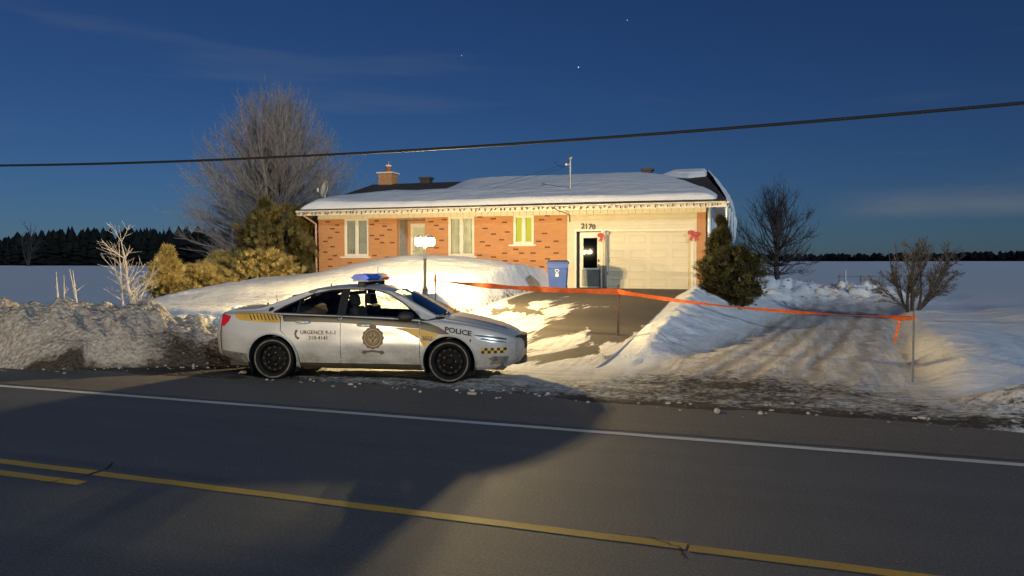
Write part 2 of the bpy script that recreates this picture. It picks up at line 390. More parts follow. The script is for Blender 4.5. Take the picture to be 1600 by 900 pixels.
M['red'] = simple('red_ribbon', (0.52, 0.06, 0.05), 0.55); M['ribbonwhite'] = simple('white_ribbon', (0.7, 0.62, 0.56), 0.6)
M['bulb'] = simple('unlit_bulb', (0.16, 0.055, 0.035), 0.3); M['wire'] = simple('black_cable', (0.008, 0.008, 0.009), 0.7)
M['bin'] = simple('blue_bin_plastic', (0.045, 0.10, 0.36), 0.45, var=0.12, scale=3); M['bindark'] = simple('dark_bin_lid', (0.06, 0.08, 0.14), 0.5)
M['wheelblack'] = simple('black_rubber', (0.02, 0.02, 0.02), 0.8)
M['number'] = simple('black_number', (0.03, 0.025, 0.02), 0.5)
M['lamppost'] = simple('weathered_post_paint', (0.20, 0.17, 0.12), 0.6, var=0.3)
M['postwhite'] = simple('lamp_metal_cream', (0.62, 0.55, 0.40), 0.5)
def m_lampglass():      # clear lit glass: glows, and lets the lamp inside shine through
    m, t, b = newmat('lit_lamp_glass'); tr = node(t, 'ShaderNodeBsdfTransparent'); em = node(t, 'ShaderNodeEmission')
    em.inputs[0].default_value = (1.0, 0.80, 0.42, 1); em.inputs[1].default_value = 14.0; ad = node(t, 'ShaderNodeAddShader')
    t.links.new(tr.outputs[0], ad.inputs[0]); t.links.new(em.outputs[0], ad.inputs[1]); t.links.new(ad.outputs[0], t.nodes['Material Output'].inputs[0]); return m
M['lampglow'] = m_lampglass()
M['tape'] = simple('orange_barrier_tape', (0.72, 0.125, 0.018), 0.45, var=0.3, scale=5)
M['stake'] = simple('wooden_stake', (0.24, 0.12, 0.07), 0.8); M['metalstake'] = simple('grey_metal_stake', (0.16, 0.16, 0.165), 0.5, 0.4)
M['bark'] = m_bark('grey_bark', (0.27, 0.23, 0.205)); M['barkdark'] = m_bark('dark_bark', (0.055, 0.048, 0.042)); M['barkpale'] = m_bark('pale_bark', (0.55, 0.48, 0.40))
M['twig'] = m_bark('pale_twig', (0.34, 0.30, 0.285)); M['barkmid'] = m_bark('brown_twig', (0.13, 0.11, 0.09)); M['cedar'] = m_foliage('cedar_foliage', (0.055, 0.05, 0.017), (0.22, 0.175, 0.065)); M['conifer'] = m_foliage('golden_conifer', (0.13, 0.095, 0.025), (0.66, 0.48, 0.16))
M['cedardark'] = m_foliage('dark_cedar_foliage', (0.018, 0.022, 0.010), (0.085, 0.075, 0.026))
M['woods'] = m_foliage('far_wood', (0.004, 0.005, 0.004), (0.009, 0.010, 0.008))
LAMP_W, HEAD_W = 2250.0, 9500.0      # the two lit lanterns, and the headlights of the car standing behind the camera

# ================================================================== GROUND
def lane_left(Y): return np.interp(Y, [12, 15.3, 19.6, 29.8, 40], [-2.9, -2.25, -1.3, 0.3, 0.9])
def lane_right(Y): return np.interp(Y, [10, 13.65, 22.4, 32, 40], [1.7, 1.96, 2.6, 3.3, 3.6])
def drive_z(Y): return 0.95 * sstep(12.3, 26.2, Y)
DL, DR = -8.45, -3.40
def lane_tracks(X, Y):
    """0..1 inside the wheel tracks that run up the lane and swing out to the road"""
    c = (lane_left(Y) + lane_right(Y)) * 0.5 + 0.42 * np.clip(13.6 - Y, 0, 5) ** 1.7
    c2 = (lane_left(Y) + lane_right(Y)) * 0.5 - 0.22 * np.clip(13.2 - Y, 0, 5) ** 1.6
    w_ = 0.28 * fbm(X * 0.6 + 3, Y * 0.7, 3, 301); m = 0 * X
    for cc, o, s in ((c, -0.95, 1.0), (c, 0.55, 1.0), (c2, -0.35, 0.8), (c2, 1.15, 0.8), (c, -1.35, 0.6), (c, 0.15, 0.6)):
        d = X - cc - o - w_ * (1 + o); m = np.maximum(m, s * np.exp(-(d / 0.115) ** 4))
    return m * sstep(10.5, 11.5, Y) * (1 - sstep(30, 36, Y)) * (0.55 + 0.9 * vnoise(X * 0.9, Y * 0.5, 305)).clip(0, 1)
def ground(X, Y):
    X = np.asarray(X, float); Y = np.asarray(Y, float)
    dist = np.hypot(X, Y)
    far = 0.25 + 0.0052 * np.clip(dist - 30, 0, 500)
    # ---- lawn left of the driveway
    lawn = 0.60 + 0.056 * (Y - 11)
    lawn = np.where(Y > 25, 0.60 + 0.056 * 14 + 0.02 * (Y - 25), lawn)
    g = lambda cx, cy, sx, sy: np.exp(-((X - cx) ** 2 / (2 * sx * sx) + (Y - cy) ** 2 / (2 * sy * sy)))
    lawn = lawn + 0.74 * g(-12.9, 24.4, 2.0, 2.6) + 0.40 * g(-9.7, 24.9, 1.7, 3.0) + 0.10 * g(-15.5, 19, 2.5, 2.5)
    lawn = lawn + 0.07 * fbm(X * 0.5, Y * 0.5, 4, 3) + 0.075 * fbm(X * 1.9, Y * 1.9, 4, 5)
    front = sstep(12.6, 14.6, Y + 0.25 * fbm(X * 0.8, Y * 0.8, 3, 9))                    # bank at the road end of the lawn
    leftline = -15.6 - 0.36 * (Y - 14.5)
    lf = sstep(leftline - 2.6, leftline + 0.2, X) * (1 - sstep(30, 40, Y))
    zl = far + (lawn - far) * lf
    zl = np.where(X > -12, zl * front + 0.03 * (1 - front), zl * np.maximum(front, 0.85) + 0.02)
    # ---- driveway and its banks
    zd = drive_z(Y) - 0.02
    bl = sstep(DL + 0.05, DL - 0.55 + 0.15 * fbm(X * 1.5, Y * 1.5, 3, 12), X)
    z = zd + (zl - zd) * bl
    ridge = np.interp(Y, [14.6, 16, 18, 20.5, 24, 26, 27.6], [0.0, 0.22, 0.50, 0.80, 1.22, 1.30, 1.05])
    ridge = ridge + (0.30 * fbm(X * 1.2, Y * 1.2, 4, 21) + 0.09 * clods(X * 2.6, Y * 2.6, 24) - 0.04) * sstep(14.5, 17, Y)
    ll = lane_left(Y); zlane = 0.30 * sstep(12, 34, Y)
    rx = -2.75 + 0.015 * (Y - 15)
    inner = sstep(DR - 0.05, rx, X)
    zr = zd + (np.maximum(ridge, zd) - zd) * inner
    t = np.clip((X - rx) / np.maximum(ll + 0.25 - rx, 0.2), 0, 1)
    sl = 1 - t; sl = sl * (0.75 + 0.25 * sl)
    zr2 = zlane + (np.maximum(ridge, zlane) - zlane) * sl
    zbank = np.where(X < rx, zr, zr2)
    wr = sstep(DR - 0.1, DR, X)
    z = z * (1 - wr) + zbank * wr
    # ---- snow lane on the right, ruts run along it
    lc = X - (lane_left(Y) + lane_right(Y)) * 0.5
    inl = sstep(-0.3, 0.25, X - ll) * sstep(0.35, -0.25, X - lane_right(Y))
    rut = (0.012 * np.cos(lc * 5.2 + 1.6 * fbm(lc, Y * 0.25, 2, 31)) + 0.045 * fbm(lc * 6.0, Y * 0.3, 4, 33) + 0.06 * fbm(X * 3, Y * 2, 4, 35)) * sstep(10.4, 12, Y)
    z = z + rut * inl * 0.75
    tr_ = lane_tracks(X, Y); z = z - 0.016 * tr_ * sstep(-9, -3.6, X)
    # bank on the right of the lane, then a hollow along the road
    d = X - lane_right(Y)
    rb = (0.36 + 0.18 * fbm(X * 0.9, Y * 0.9, 4, 41)) * sstep(-0.1, 0.75, d) * (1 - 0.75 * sstep(1.0, 2.6, d)) * sstep(12.0, 14.5, Y) * (1 - 0.6 * sstep(26, 36, Y))
    side = sstep(0.0, 1.2, d)
    hollow = -0.30 * np.exp(-((Y - 15.5) ** 2 / 14)) * sstep(1.6, 3.6, d) + 0.10 * fbm(X * 0.35, Y * 0.35, 3, 45)
    swell = 0.45 * sstep(18, 24, Y) * np.exp(-((Y - 25) ** 2 / 60)) * sstep(0.5, 3.5, d)
    zright = np.maximum(0.05, zlane * 0) + far * sstep(22, 60, Y) + hollow + swell + 0.09 * fbm(X * 1.1, Y * 1.1, 4, 46)
    z = z * (1 - side) + np.where(side > 0, zright, 0) * side + rb
    # ---- heaps at the end of the lane
    heap = 0.0
    for cx, cy, s, a in ((-1.2, 34.5, 1.0, 0.42), (0.4, 35.5, 0.8, 0.25), (2.0, 36.5, 1.3, 0.28), (3.8, 37, 1.2, 0.3), (0.3, 38, 2.2, 0.25), (-0.6, 30.5, 0.7, 0.35)):
        heap = heap + a * np.exp(-((X - cx) ** 2 + (Y - cy) ** 2) / (2 * s * s)) * (0.5 + 1.4 * fbm(X * 2.4, Y * 2.4, 4, 51) + 0.8 * clods(X * 2.2, Y * 1.6, 25))
    z = z + heap
    # ---- beyond the plot
    b = sstep(33, 60, Y) + sstep(6, 14, X) * sstep(14, 30, Y) + sstep(-26, -34, X)
    b = np.clip(b, 0, 1)
    z = z * (1 - b) + (far + 0.16 * fbm(X * 0.16, Y * 0.22, 4, 61) + heap) * b
    # ---- ploughed bank along the road on the left
    foot = np.clip(9.8 + 0.40 * (X + 13.3), 9.75, 11.6) + 0.22 * fbm(X * 1.3, Y * 0 + 1, 3, 71)
    h = np.interp(X, [-60, -30, -20, -14.8, -13.3, -11.9, -11, -10, -9.2, -8.8], [0.95, 0.95, 0.98, 1.0, 1.03, 0.97, 0.80, 0.56, 0.36, 0.05])
    tt = (Y - foot) / 1.25
    prof = np.where(tt < 1, np.sin(np.clip(tt, 0, 1) * math.pi / 2) ** 0.72, 1 - 0.62 * sstep(1.05, 3.2, tt))
    chunk = 0.42 * fbm(X * 1.9 + Y * 1.5, Y * 1.2 - X * 0.4, 4, 73) + 0.42 * np.abs(fbm(X * 2.3 + Y * 1.6, Y * 1.6 - X * 0.5, 3, 75)) - 0.06 + 0.10 * fbm(X * 5.5 + Y * 2.5, Y * 4.5, 3, 77) + 0.17 * clods(X * 2.4 + Y * 0.8, Y * 2.6, 5) * vnoise(X * 1.1, Y * 1.1, 6) + 0.09 * clods(X * 5.5, Y * 5.5 + X, 8) - 0.08
    bank = np.where(tt > 0, h * prof + chunk * np.clip(tt * 2.2, 0, 1) * np.clip(1.8 - 0.55 * tt, 0.1, 1) * np.clip(h * 1.4, 0, 1), -1)
    z = np.where(X < -8.8, np.maximum(z, bank), z)
    # ---- low windrow along the road on the right
    wx = sstep(1.9, 3.0, X) * (0.16 + 0.25 * fbm(X * 2.0, Y * 2.0, 4, 81) + 0.14 * clods(X * 3.5, Y * 3.5, 15)) * np.exp(-((Y - 11.75 - 0.15 * fbm(X, Y * 0, 2, 82)) ** 2) / (2 * 0.30 ** 2))
    z = z + np.maximum(wx, 0)
    # ---- icy apron beside the road
    ap = sstep(9.95, 10.5, Y + 0.5 * fbm(X * 0.9, Y * 0 + 3, 4, 91)) * (1 - sstep(13, 14.5, Y))
    z = z + ap * (0.02 + 0.04 * fbm(X * 1.1, Y * 3.2, 4, 93) + 0.02 * fbm(X * 8, Y * 8, 2, 94)) * sstep(-9.6, -8.6, X + 0.0 * Y) * sstep(7, 2.4, X)
    # ---- under the road
    ur = sstep(9.9, 10.45, Y + 0.35 * fbm(X * 0.9, Y * 0 + 3, 4, 91))
    z = np.where(Y < 10.45, z * ur - 0.06 * (1 - ur), z)
    z = np.where(Y < 9.6, -0.12, z)
    z = np.where(Y < -4, -0.12 - 0.10 * sstep(-4, -7, Y), z)
    # inside the house footprint
    return z
def axis(parts):
    a = []
    for s, e, d in parts:
        a += list(np.linspace(s, e, max(2, int(round((e - s) / d)) + 1))[:-1])
    a.append(parts[-1][1]); return np.array(a)
xs = np.concatenate([-np.geomspace(3200, 45, 26)[:-1], axis([(-45, -21, 0.5), (-21, -9, 0.062), (-9, 4.5, 0.07), (4.5, 9, 0.08), (9, 30, 0.7)]), np.geomspace(31, 3200, 28)])
ys = np.concatenate([-np.geomspace(1500, 8, 14), axis([(-7, 9.5, 1.1), (9.5, 15, 0.05), (15, 27, 0.1), (27, 40, 0.2), (40, 60, 1.0)]), np.geomspace(62, 4000, 34)])
GX, GY = np.meshgrid(xs, ys); GZ = ground(GX, GY)
nx, ny = len(xs), len(ys)
idx = np.arange(nx * ny).reshape(ny, nx)
F = np.stack([idx[:-1, :-1], idx[:-1, 1:], idx[1:, 1:], idx[1:, :-1]], -1).reshape(-1, 4)
gnd = np_mesh('ground', np.stack([GX, GY, GZ], -1).reshape(-1, 3), F, M['ground']); tag(gnd, kind='structure')
foot_ = np.clip(9.8 + 0.40 * (GX + 13.3), 9.75, 11.6)
packed_lane = sstep(-0.1, 0.5, GX - lane_left(GY)) * sstep(0.1, -0.5, GX - lane_right(GY)) * (GY > 12) * (1 - sstep(18, 30, GY))
dirt_shade = 0.85 * np.exp(-np.clip(GY - foot_ + 0.1, 0, 9) ** 2 / (2 * 0.11 ** 2)) * (GX < -8.8) + 0.10 * np.exp(-np.clip(GY - foot_, 0, 9) / 0.6) * (GX < -8.8)
dirt_shade += 0.75 * np.exp(-((GX + 10.1) ** 2 / 1.6 + (GY - 11.15) ** 2 / 0.14)) + 0.36 * np.exp(-((GX + 9.3) ** 2 / 1.6 + (GY - 11.3) ** 2 / 0.5))  # bank foot behind the police car: debris, with the car's shadow painted in
dirt_shade += (0.62 * np.exp(-((GY - 10.35 + 0.10 * GX * 0) / 0.38) ** 2) + 0.44 * np.exp(-((GY - 11.2) / 0.9) ** 2)) * ((GX > -8.8) & (GX < 3.4))
dirt_shade += 0.42 * np.exp(-((GX + 0.9) ** 2 / 4.0 + (GY - 12.4) ** 2 / 1.8)) + 0.20 * packed_lane
dirt_shade += 0.55 * np.exp(-((GX - DL + 0.05) / 0.13) ** 2) * (GY > 15.5) * (GY < 25)
dirt_shade += 0.25 * np.exp(-((GX + 2.2) ** 2 / 0.5 + (GY - 16.5) ** 2 / 3))
packed = sstep(-0.4, 0.3, GX - lane_left(GY)) * sstep(0.4, -0.2, GX - lane_right(GY)) * (1 - sstep(29, 37, GY)) * 0.97
packed = np.maximum(packed, ((GX > -9.6) & (GX < 6)) * (1 - sstep(12.6, 14.2, GY)) * (1.0 - sstep(1.7, 2.6, GX)))
grime = (GX < -8.7) * (1 - sstep(1.0, 1.9, GY - foot_ - 0.3)) * 0.95 + 0.35 * np.exp(-((GY - 11.75) / 0.4) ** 2) * (GX > 2)
for nm, arr in (('dirt_shade', dirt_shade), ('packed', packed), ('grime', grime), ('track', lane_tracks(GX, GY) * (GX > -3.4))):
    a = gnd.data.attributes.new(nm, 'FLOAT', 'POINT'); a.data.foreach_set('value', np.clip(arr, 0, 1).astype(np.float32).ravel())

# road sheet with its markings
def sheet(name, x0, x1, y0, y1, z, mat, parent=None, nx_=2):
    mb = MB(); xx = np.linspace(x0, x1, nx_)
    mb.add([(x, y, z) for y in (y0, y1) for x in xx], [(i, i + 1, nx_ + i + 1, nx_ + i) for i in range(nx_ - 1)])
    return mb.build(name, mat, parent)
road = sheet('road', -1500, 1500, -4.6, 10.6, 0.0, M['road'], nx_=80); tag(road, kind='structure')
def ragged(name, x0, x1, y0, y1, z, mat, step=0.05, amp=0.008, seed=1):
    xx = np.arange(x0, x1 + step, step); a = y0 + amp * 2 * fbm(xx * 3, xx * 0, 3, seed); b_ = y1 + amp * 2 * fbm(xx * 3, xx * 0 + 5, 3, seed + 3)
    n = len(xx); V = np.concatenate([np.stack([xx, a, 0 * xx + z], 1), np.stack([xx, b_, 0 * xx + z], 1)])
    i = np.arange(n - 1); return np_mesh(name, V, np.stack([i, i + 1, n + i + 1, n + i], 1), mat, road, False)
ragged('edge_line', -60, 30, 8.42, 8.545, 0.004, M['white_line'], seed=2)
sheet('edge_line', -1400, -60.06, 8.42, 8.545, 0.004, M['white_line'], road)
ragged('centre_line', -40, -6.02, 5.19, 5.31, 0.004, M['yellow_line'], seed=5)
ragged('centre_line', -5.95, -0.70, 5.185, 5.305, 0.004, M['yellow_line'], seed=8)
ragged('centre_line', -0.63, 12, 5.165, 5.285, 0.004, M['yellow_line'], seed=9)
sheet('centre_line', -1400, -40.06, 5.19, 5.31, 0.004, M['yellow_line'], road)
for k in range(4): ragged('dashed_line', -8.8 - 9 * k, -5.82 - 9 * k, 4.90, 5.02, 0.004, M['yellow_line'], seed=20 + k)
ragged('edge_line', -60, 30, 2.05, 2.17, 0.004, M['white_line'], seed=12)
def crack(pts, wd):
    mb = MB(); P = []
    for (xa, ya), (xb, yb) in zip(pts[:-1], pts[1:]):
        for k in range(8): P.append((xa + (xb - xa) * k / 8 + random.uniform(-.015, .015), ya + (yb - ya) * k / 8 + random.uniform(-.015, .015)))
    vs = []
    for i, p in enumerate(P):
        w_ = wd * random.uniform(0.5, 1.1); vs += [(p[0] - w_, p[1] - w_ * .5, 0.006), (p[0] + w_, p[1] + w_ * .5, 0.006)]
    mb.add(vs, [(2 * i, 2 * i + 1, 2 * i + 3, 2 * i + 2) for i in range(len(P) - 1)])
    return mb.build('crack', M['wire'], road)
crack([(-6.10, 4.85), (-5.98, 5.12), (-5.98, 5.40), (-6.15, 5.6)], 0.010)
crack([(-0.62, 5.02), (-0.66, 5.18), (-0.9, 5.34), (-1.2, 5.30)], 0.008)

# dusty shoulder between the edge line and the ice
xx = np.arange(-60, 30, 0.12); M['shoulder'] = m_asphalt('dusty_shoulder', (0.125, 0.112, 0.096))
ya = 8.66 + 0.10 * fbm(xx * 0.9, xx * 0, 4, 141); n = len(xx); i = np.arange(n - 1)
shl = np_mesh('shoulder', np.concatenate([np.stack([xx, ya, 0 * xx + 0.004], 1), np.stack([xx, 0 * xx + 10.6, 0 * xx + 0.004], 1)]), np.stack([i, i + 1, n + i + 1, n + i], 1), M['shoulder'], None, False); tag(shl, kind='structure')
# driveway sheet laid on the ground
dx = np.linspace(DL + 0.02, DR + 0.10, 30); dy = np.linspace(13.2, 28.35, 90)
X_, Y_ = np.meshgrid(dx, dy); Z_ = drive_z(Y_) + 0.01 + 0.02 * fbm(X_ * 0.8, Y_ * 0.8, 3, 101)
Z_ = np.where(Y_ < 13.6, Z_ - 0.05 * (13.6 - Y_) / 0.4, Z_)
ii = np.arange(30 * 90).reshape(90, 30)
drv = np_mesh('driveway', np.stack([X_, Y_, Z_], -1).reshape(-1, 3), np.stack([ii[:-1, :-1], ii[:-1, 1:], ii[1:, 1:], ii[1:, :-1]], -1).reshape(-1, 4), M['drive'])
tag(drv, kind='structure')
# loose lumps of snow and ice thrown along the verge
lump = MB(); bm = bmesh.new(); bmesh.ops.create_icosphere(bm, subdivisions=1, radius=1.0)
lv = np.array([v.co[:] for v in bm.verts]); lf_ = [[v.index for v in f.verts] for f in bm.faces]; bm.free()
for k in range(420):
    zone = random.random()
    if zone < 0.45: x = random.uniform(-19, -9.3); y = float(np.clip(9.8 + 0.40 * (x + 13.3), 9.75, 11.4)) + random.gauss(0.0, 0.22)
    elif zone < 0.75: x = random.uniform(-9, 4); y = random.gauss(10.5, 0.25)
    else: x = random.uniform(-1.6, 3.6); y = random.gauss(35, 1.8)
    s = random.uniform(0.008, 0.032) * (2.6 if zone >= 0.75 else 1) * (2.2 if random.random() < 0.1 else 1)
    z = max(float(ground(x, y)), 0.0)
    q = lv * np.array([s * random.uniform(.7, 1.4), s * random.uniform(.7, 1.3), s * random.uniform(.5, .9)]) * (1 + 0.5 * (np.array([random.random() for _ in lv])[:, None] - .5))
    lump.add([(a + x, b_ + y, c + z + s * 0.2) for a, b_, c in q], lf_)
lo = lump.build('snow_lumps', simple('dirty_snow_lump', (0.34, 0.30, 0.26), 0.8, var=0.6, scale=1.2)); tag(lo, 'loose lumps of dirty snow scattered along the verge', 'snow', kind='stuff')

# ================================================================== HOUSE (local x runs along the facade from its right corner, local y into the house)
H0 = 0.90
HO = (-2.92, 28.4, H0); HR = R(2.5)
house = thing('house', 'low brick bungalow with snowy roof and cream garage end, number 2170', 'house', HO, HR)
HL, HD = -15.86, 12.0
def z_(z): return z - H0
def hbox(name, mat, x0, x1, y0, y1, z0, z1, parent=None, bevel=0.0):
    mb = MB(); mb.box(x0, x1, y0, y1, z_(z0), z_(z1)); return mb.build(name, mat, parent or house, bevel=bevel)
def wall_mesh(x0, x1, z0, z1, ops, y, th):
    """front wall sheet with real openings and reveals"""
    xx = sorted({x0, x1} | {v for o in ops for v in o[:2]}); zz = sorted({z0, z1} | {v for o in ops for v in o[2:]})
    solid = lambda i, j: 0 <= i < len(xx) - 1 and 0 <= j < len(zz) - 1 and not any(o[0] <= (xx[i] + xx[i + 1]) / 2 <= o[1] and o[2] <= (zz[j] + zz[j + 1]) / 2 <= o[3] for o in ops)
    mb = MB()
    for i in range(len(xx) - 1):
        for j in range(len(zz) - 1):
            if not solid(i, j): continue
            a, b, c, d = xx[i], xx[i + 1], z_(zz[j]), z_(zz[j + 1])
            mb.add([(a, y, c), (b, y, c), (b, y, d), (a, y, d)], [(0, 1, 2, 3)])
            mb.add([(a, y + th, c), (b, y + th, c), (b, y + th, d), (a, y + th, d)], [(3, 2, 1, 0)])
            for di, dj, q in ((-1, 0, [(a, y, c), (a, y, d), (a, y + th, d), (a, y + th, c)]), (1, 0, [(b, y, c), (b, y + th, c), (b, y + th, d), (b, y, d)]),
                              (0, -1, [(a, y, c), (a, y + th, c), (b, y + th, c), (b, y, c)]), (0, 1, [(a, y, d), (b, y, d), (b, y + th, d), (a, y + th, d)])):
                if not solid(i + di, j + dj): mb.add(q, [(0, 1, 2, 3)])
    return mb
W1 = (-14.64, -13.52, 2.18, 3.76); W2 = (-9.98, -8.87, 2.18, 3.76); W3 = (-7.26, -6.43, 2.63, 3.76); ENT = (-12.23, -10.98, 0.8, 3.70)
SX = -5.12
wall = wall_mesh(HL, SX, 0.3, 3.80, [W1, W2, W3, ENT], 0.0, 0.22).build('wall', M['brick'], house)
tag(wall, 'orange brick front wall flecked with dark bricks')
hbox('wall', M['brick'], -0.31, 0.0, 0.0, 0.22, 0.3, 3.80)
hbox('wall', M['brick'], -0.22, 0.0, 0.225, HD, 0.3, 3.90)
hbox('wall', M['brick'], HL, HL + 0.22, 0.225, HD, 0.3, 3.90)
hbox('wall', M['brick'], HL + .225, -0.225, HD - 0.22, HD, 0.3, 3.90)
gw = MB(); gw.add([(HL, 0.01, z_(3.9)), (HL, HD, z_(3.9)), (HL, HD / 2, z_(5.6))], [(0, 2, 1)]); gw.add([(HL + .2, 0.01, z_(3.9)), (HL + .2, HD, z_(3.9)), (HL + .2, HD / 2, z_(5.6))], [(0, 1, 2)]); gw.build('gable_wall', M['siding'], house)
hbox('ceiling', M['dark'], HL + 0.25, -0.25, 0.25, HD - 0.25, 3.84, 3.88)
# dark single bricks standing a little proud, in courses
random.seed(21)
bme = None; nb = 0; used = set()
def inside(x, z, o, m=0.13): return o[0] - m < x < o[1] + m and o[2] - 0.1 < z < o[3] + m
for _try in range(6000):
    if nb >= 96: break
    row = random.randint(12, 45); z = H0 + row * 0.075 + 0.0375 - H0; zz = 0.3 + row * 0.075 + 0.0375
    x = HL + 0.2 + random.randint(0, 44) * 0.23 + (0.115 if row % 2 else 0)
    if x > SX - 0.15 or zz > 3.74 or any(inside(x, zz, o) for o in (W1, W2, W3, ENT)): continue
    if any(abs(x - a) < 0.45 and abs(zz - b) < 0.12 or abs(x - a) < 0.2 and abs(zz - b) < 0.27 for a, b in used): continue
    used.add((x, zz))
    if bme is None:
        mb = MB(); mb.box(-0.105, 0.105, -0.006, 0.02, -0.028, 0.028); o = mb.build('brick', M['darkbrick'], wall); bme = o.data
    else: o = link('brick', bme, None, wall)
    o.location = (x, 0, zz - H0); nb += 1
# frieze boards and fascia under the eave
x = HL - 0.02; fme = None
while x < 0.0:
    wd = min(0.262, 0.02 - x)
    if fme is None or wd < 0.26:
        mb = MB(); mb.box(0, wd - 0.008, -0.028, 0.0, 0, 0.215); o = mb.build('frieze_board', M['siding'], house)
        if wd >= 0.26: fme = o.data
    else: o = link('frieze_board', fme, None, house)
    o.location = (x, -0.002, z_(3.735)); x += 0.262
# roof: front and back slopes, gable on the left, short hip on the right
EZ, RZ = 4.10, 5.80; EY0, EY1 = -0.65, HD + 0.65; EXL, EXR = -16.45, 0.74; RX = -0.42; RY = HD / 2
def slab(name, quad, th, mat):
    mb = MB(); n = len(quad); top = [Vector((a, b, z_(c))) for a, b, c in quad]; bot = [v - Vector((0, 0, th)) for v in top]
    mb.add(top + bot, [tuple(range(n)), tuple(range(2 * n - 1, n - 1, -1))] + [(i, n + i, n + (i + 1) % n, (i + 1) % n) for i in range(n)])
    return mb.build(name, mat, house)
roof = slab('roof', [(EXL, EY0, EZ), (EXR, EY0, EZ), (RX, RY, RZ), (EXL, RY, RZ)], 0.05, M['shingle'])
slab('roof', [(EXL, RY, RZ), (RX, RY, RZ), (EXR, EY1, EZ), (EXL, EY1, EZ)], 0.05, M['shingle'])
slab('roof', [(EXR, EY0, EZ), (EXR, EY1, EZ), (RX, RY, RZ)], 0.05, M['shingle'])
hbox('fascia', M['trim'], EXL, EXR - 0.03, EY0 + 0.02, EY0 + 0.05, 3.865, 4.075)
hbox('gutter', M['trim'], EXL - 0.05, EXR - 0.03, EY0 - 0.07, EY0 + 0.017, 4.00, 4.06)
hbox('fascia', M['trim'], EXR - 0.028, EXR + 0.003, EY0 + 0.02, EY1 - 0.02, 3.865, 4.075)
hbox('gutter', M['trim'], EXR + 0.006, EXR + 0.09, EY0 - 0.07, EY1, 3.99, 4.06)
hbox('soffit', M['soffit'], EXL + 0.02, EXR - 0.03, EY0 + 0.053, 0.0, 3.93, 3.95)
hbox('soffit', M['soffit'], 0.002, EXR - 0.03, 0.003, EY1 - 0.05, 3.93, 3.95)
for sgn in (0, 1):
    ya, za = (EY0, EZ) if sgn == 0 else (EY1, EZ)
    mb = MB(); q = [(EXL - 0.04, ya, z_(za) - 0.02), (EXL - 0.04, RY, z_(RZ) - 0.02), (EXL - 0.04, RY, z_(RZ) - 0.22), (EXL - 0.04, ya, z_(za) - 0.22)]
    mb.add(q + [(a + 0.035, b, c) for a, b, c in q], [(0, 1, 2, 3), (7, 6, 5, 4), (0, 4, 5, 1), (2, 6, 7, 3), (1, 5, 6, 2), (0, 3, 7, 4)]); mb.build('barge_board', M['trim'], house)
# snow lying on the front slope
def roof_z(x, y): return EZ + (RZ - EZ) * (y - EY0) / (RY - EY0)
def snow_sheet(name, u, v, pos, thick, label=None):
    U, V = np.meshgrid(u, v); T = thick(U, V); P = pos(U, V)
    keep = T > 0.004; n1, n2 = len(v), len(u); I = np.arange(n1 * n2).reshape(n1, n2)
    P = P + np.stack([0 * T, 0 * T, np.maximum(T, -0.03)], -1)
    k4 = keep[:-1, :-1] | keep[:-1, 1:] | keep[1:, 1:] | keep[1:, :-1]
    Fq = np.stack([I[:-1, :-1], I[:-1, 1:], I[1:, 1:], I[1:, :-1]], -1)[k4]
    P[..., 2] -= H0
    o = np_mesh(name, P.reshape(-1, 3), Fq, M['roofsnow'], house)
    if label: tag(o, label)
    return o
def th_front(X, Y):
    f = (Y - EY0) / (RY - EY0)                     # 0 eave .. 1 ridge
    t = 0.21 + 0.08 * fbm(X * 0.35, Y * 0.5, 4, 5) + 0.05 * fbm(X * 1.6, Y * 2.2, 4, 8)
    n = 0.35 * fbm(X * 0.9, Y * 0.9, 4, 15)
    def cut(d): return np.clip(d * 1.1, -1, 0.5)
    # bare shingle round the chimney and the vent, along the ridge and near the hip
    d1 = np.maximum(np.abs(X + 15.0) - 1.45, (2.7 + 0.45 * (X + 16.2) - Y) * 0.8) + 0.5 * n
    d2 = np.maximum(np.abs(X + 12.75) - 1.15, (3.5 - Y) * 0.8 + 0.15 * np.abs(X + 12.75)) + 0.4 * n
    edge = 6.15 - (X + 3.5).clip(0) ** 1.55 * 0.72
    d3 = np.where(X > -3.6, (edge - Y) * 0.9, 5) + 0.12 * n
    d3 = np.minimum(d3, (0.38 - X) * 0.8)
    d4 = (5.96 - Y) + 0.05 * n
    d5 = (Y - (EY0 + 0.16 + 0.10 * sstep(-9.5, -6, X) + 0.05 * n)) * 1.6
    d6 = (X - EXL - 0.03) * 0.9
    m_ = np.minimum.reduce([d1 * 0.28, d2 * 0.28, d3, d5, d6, np.where(X < -16, d4 + .3, np.maximum(d4, -0.02) + 0.06)])
    m_ = np.minimum(m_, 0.5)
    e = np.where(m_ > 0, np.sqrt(np.clip(m_ / 0.35, 0, 1)), m_ * 5)
    hump = 0.10 * np.exp(-((X + 15.6) ** 2 / 0.8 + (Y - 0.2) ** 2 / 0.6))
    return np.where(e > 0, (t + hump) * e, -0.03)
snow_sheet('roof_snow', np.arange(EXL - 0.02, EXR, 0.075), np.arange(EY0, RY + 0.12, 0.065), lambda X, Y: np.stack([X, Y, roof_z(X, np.minimum(Y, RY))], -1), th_front, 'thick wind-smoothed snow on the front roof slope')
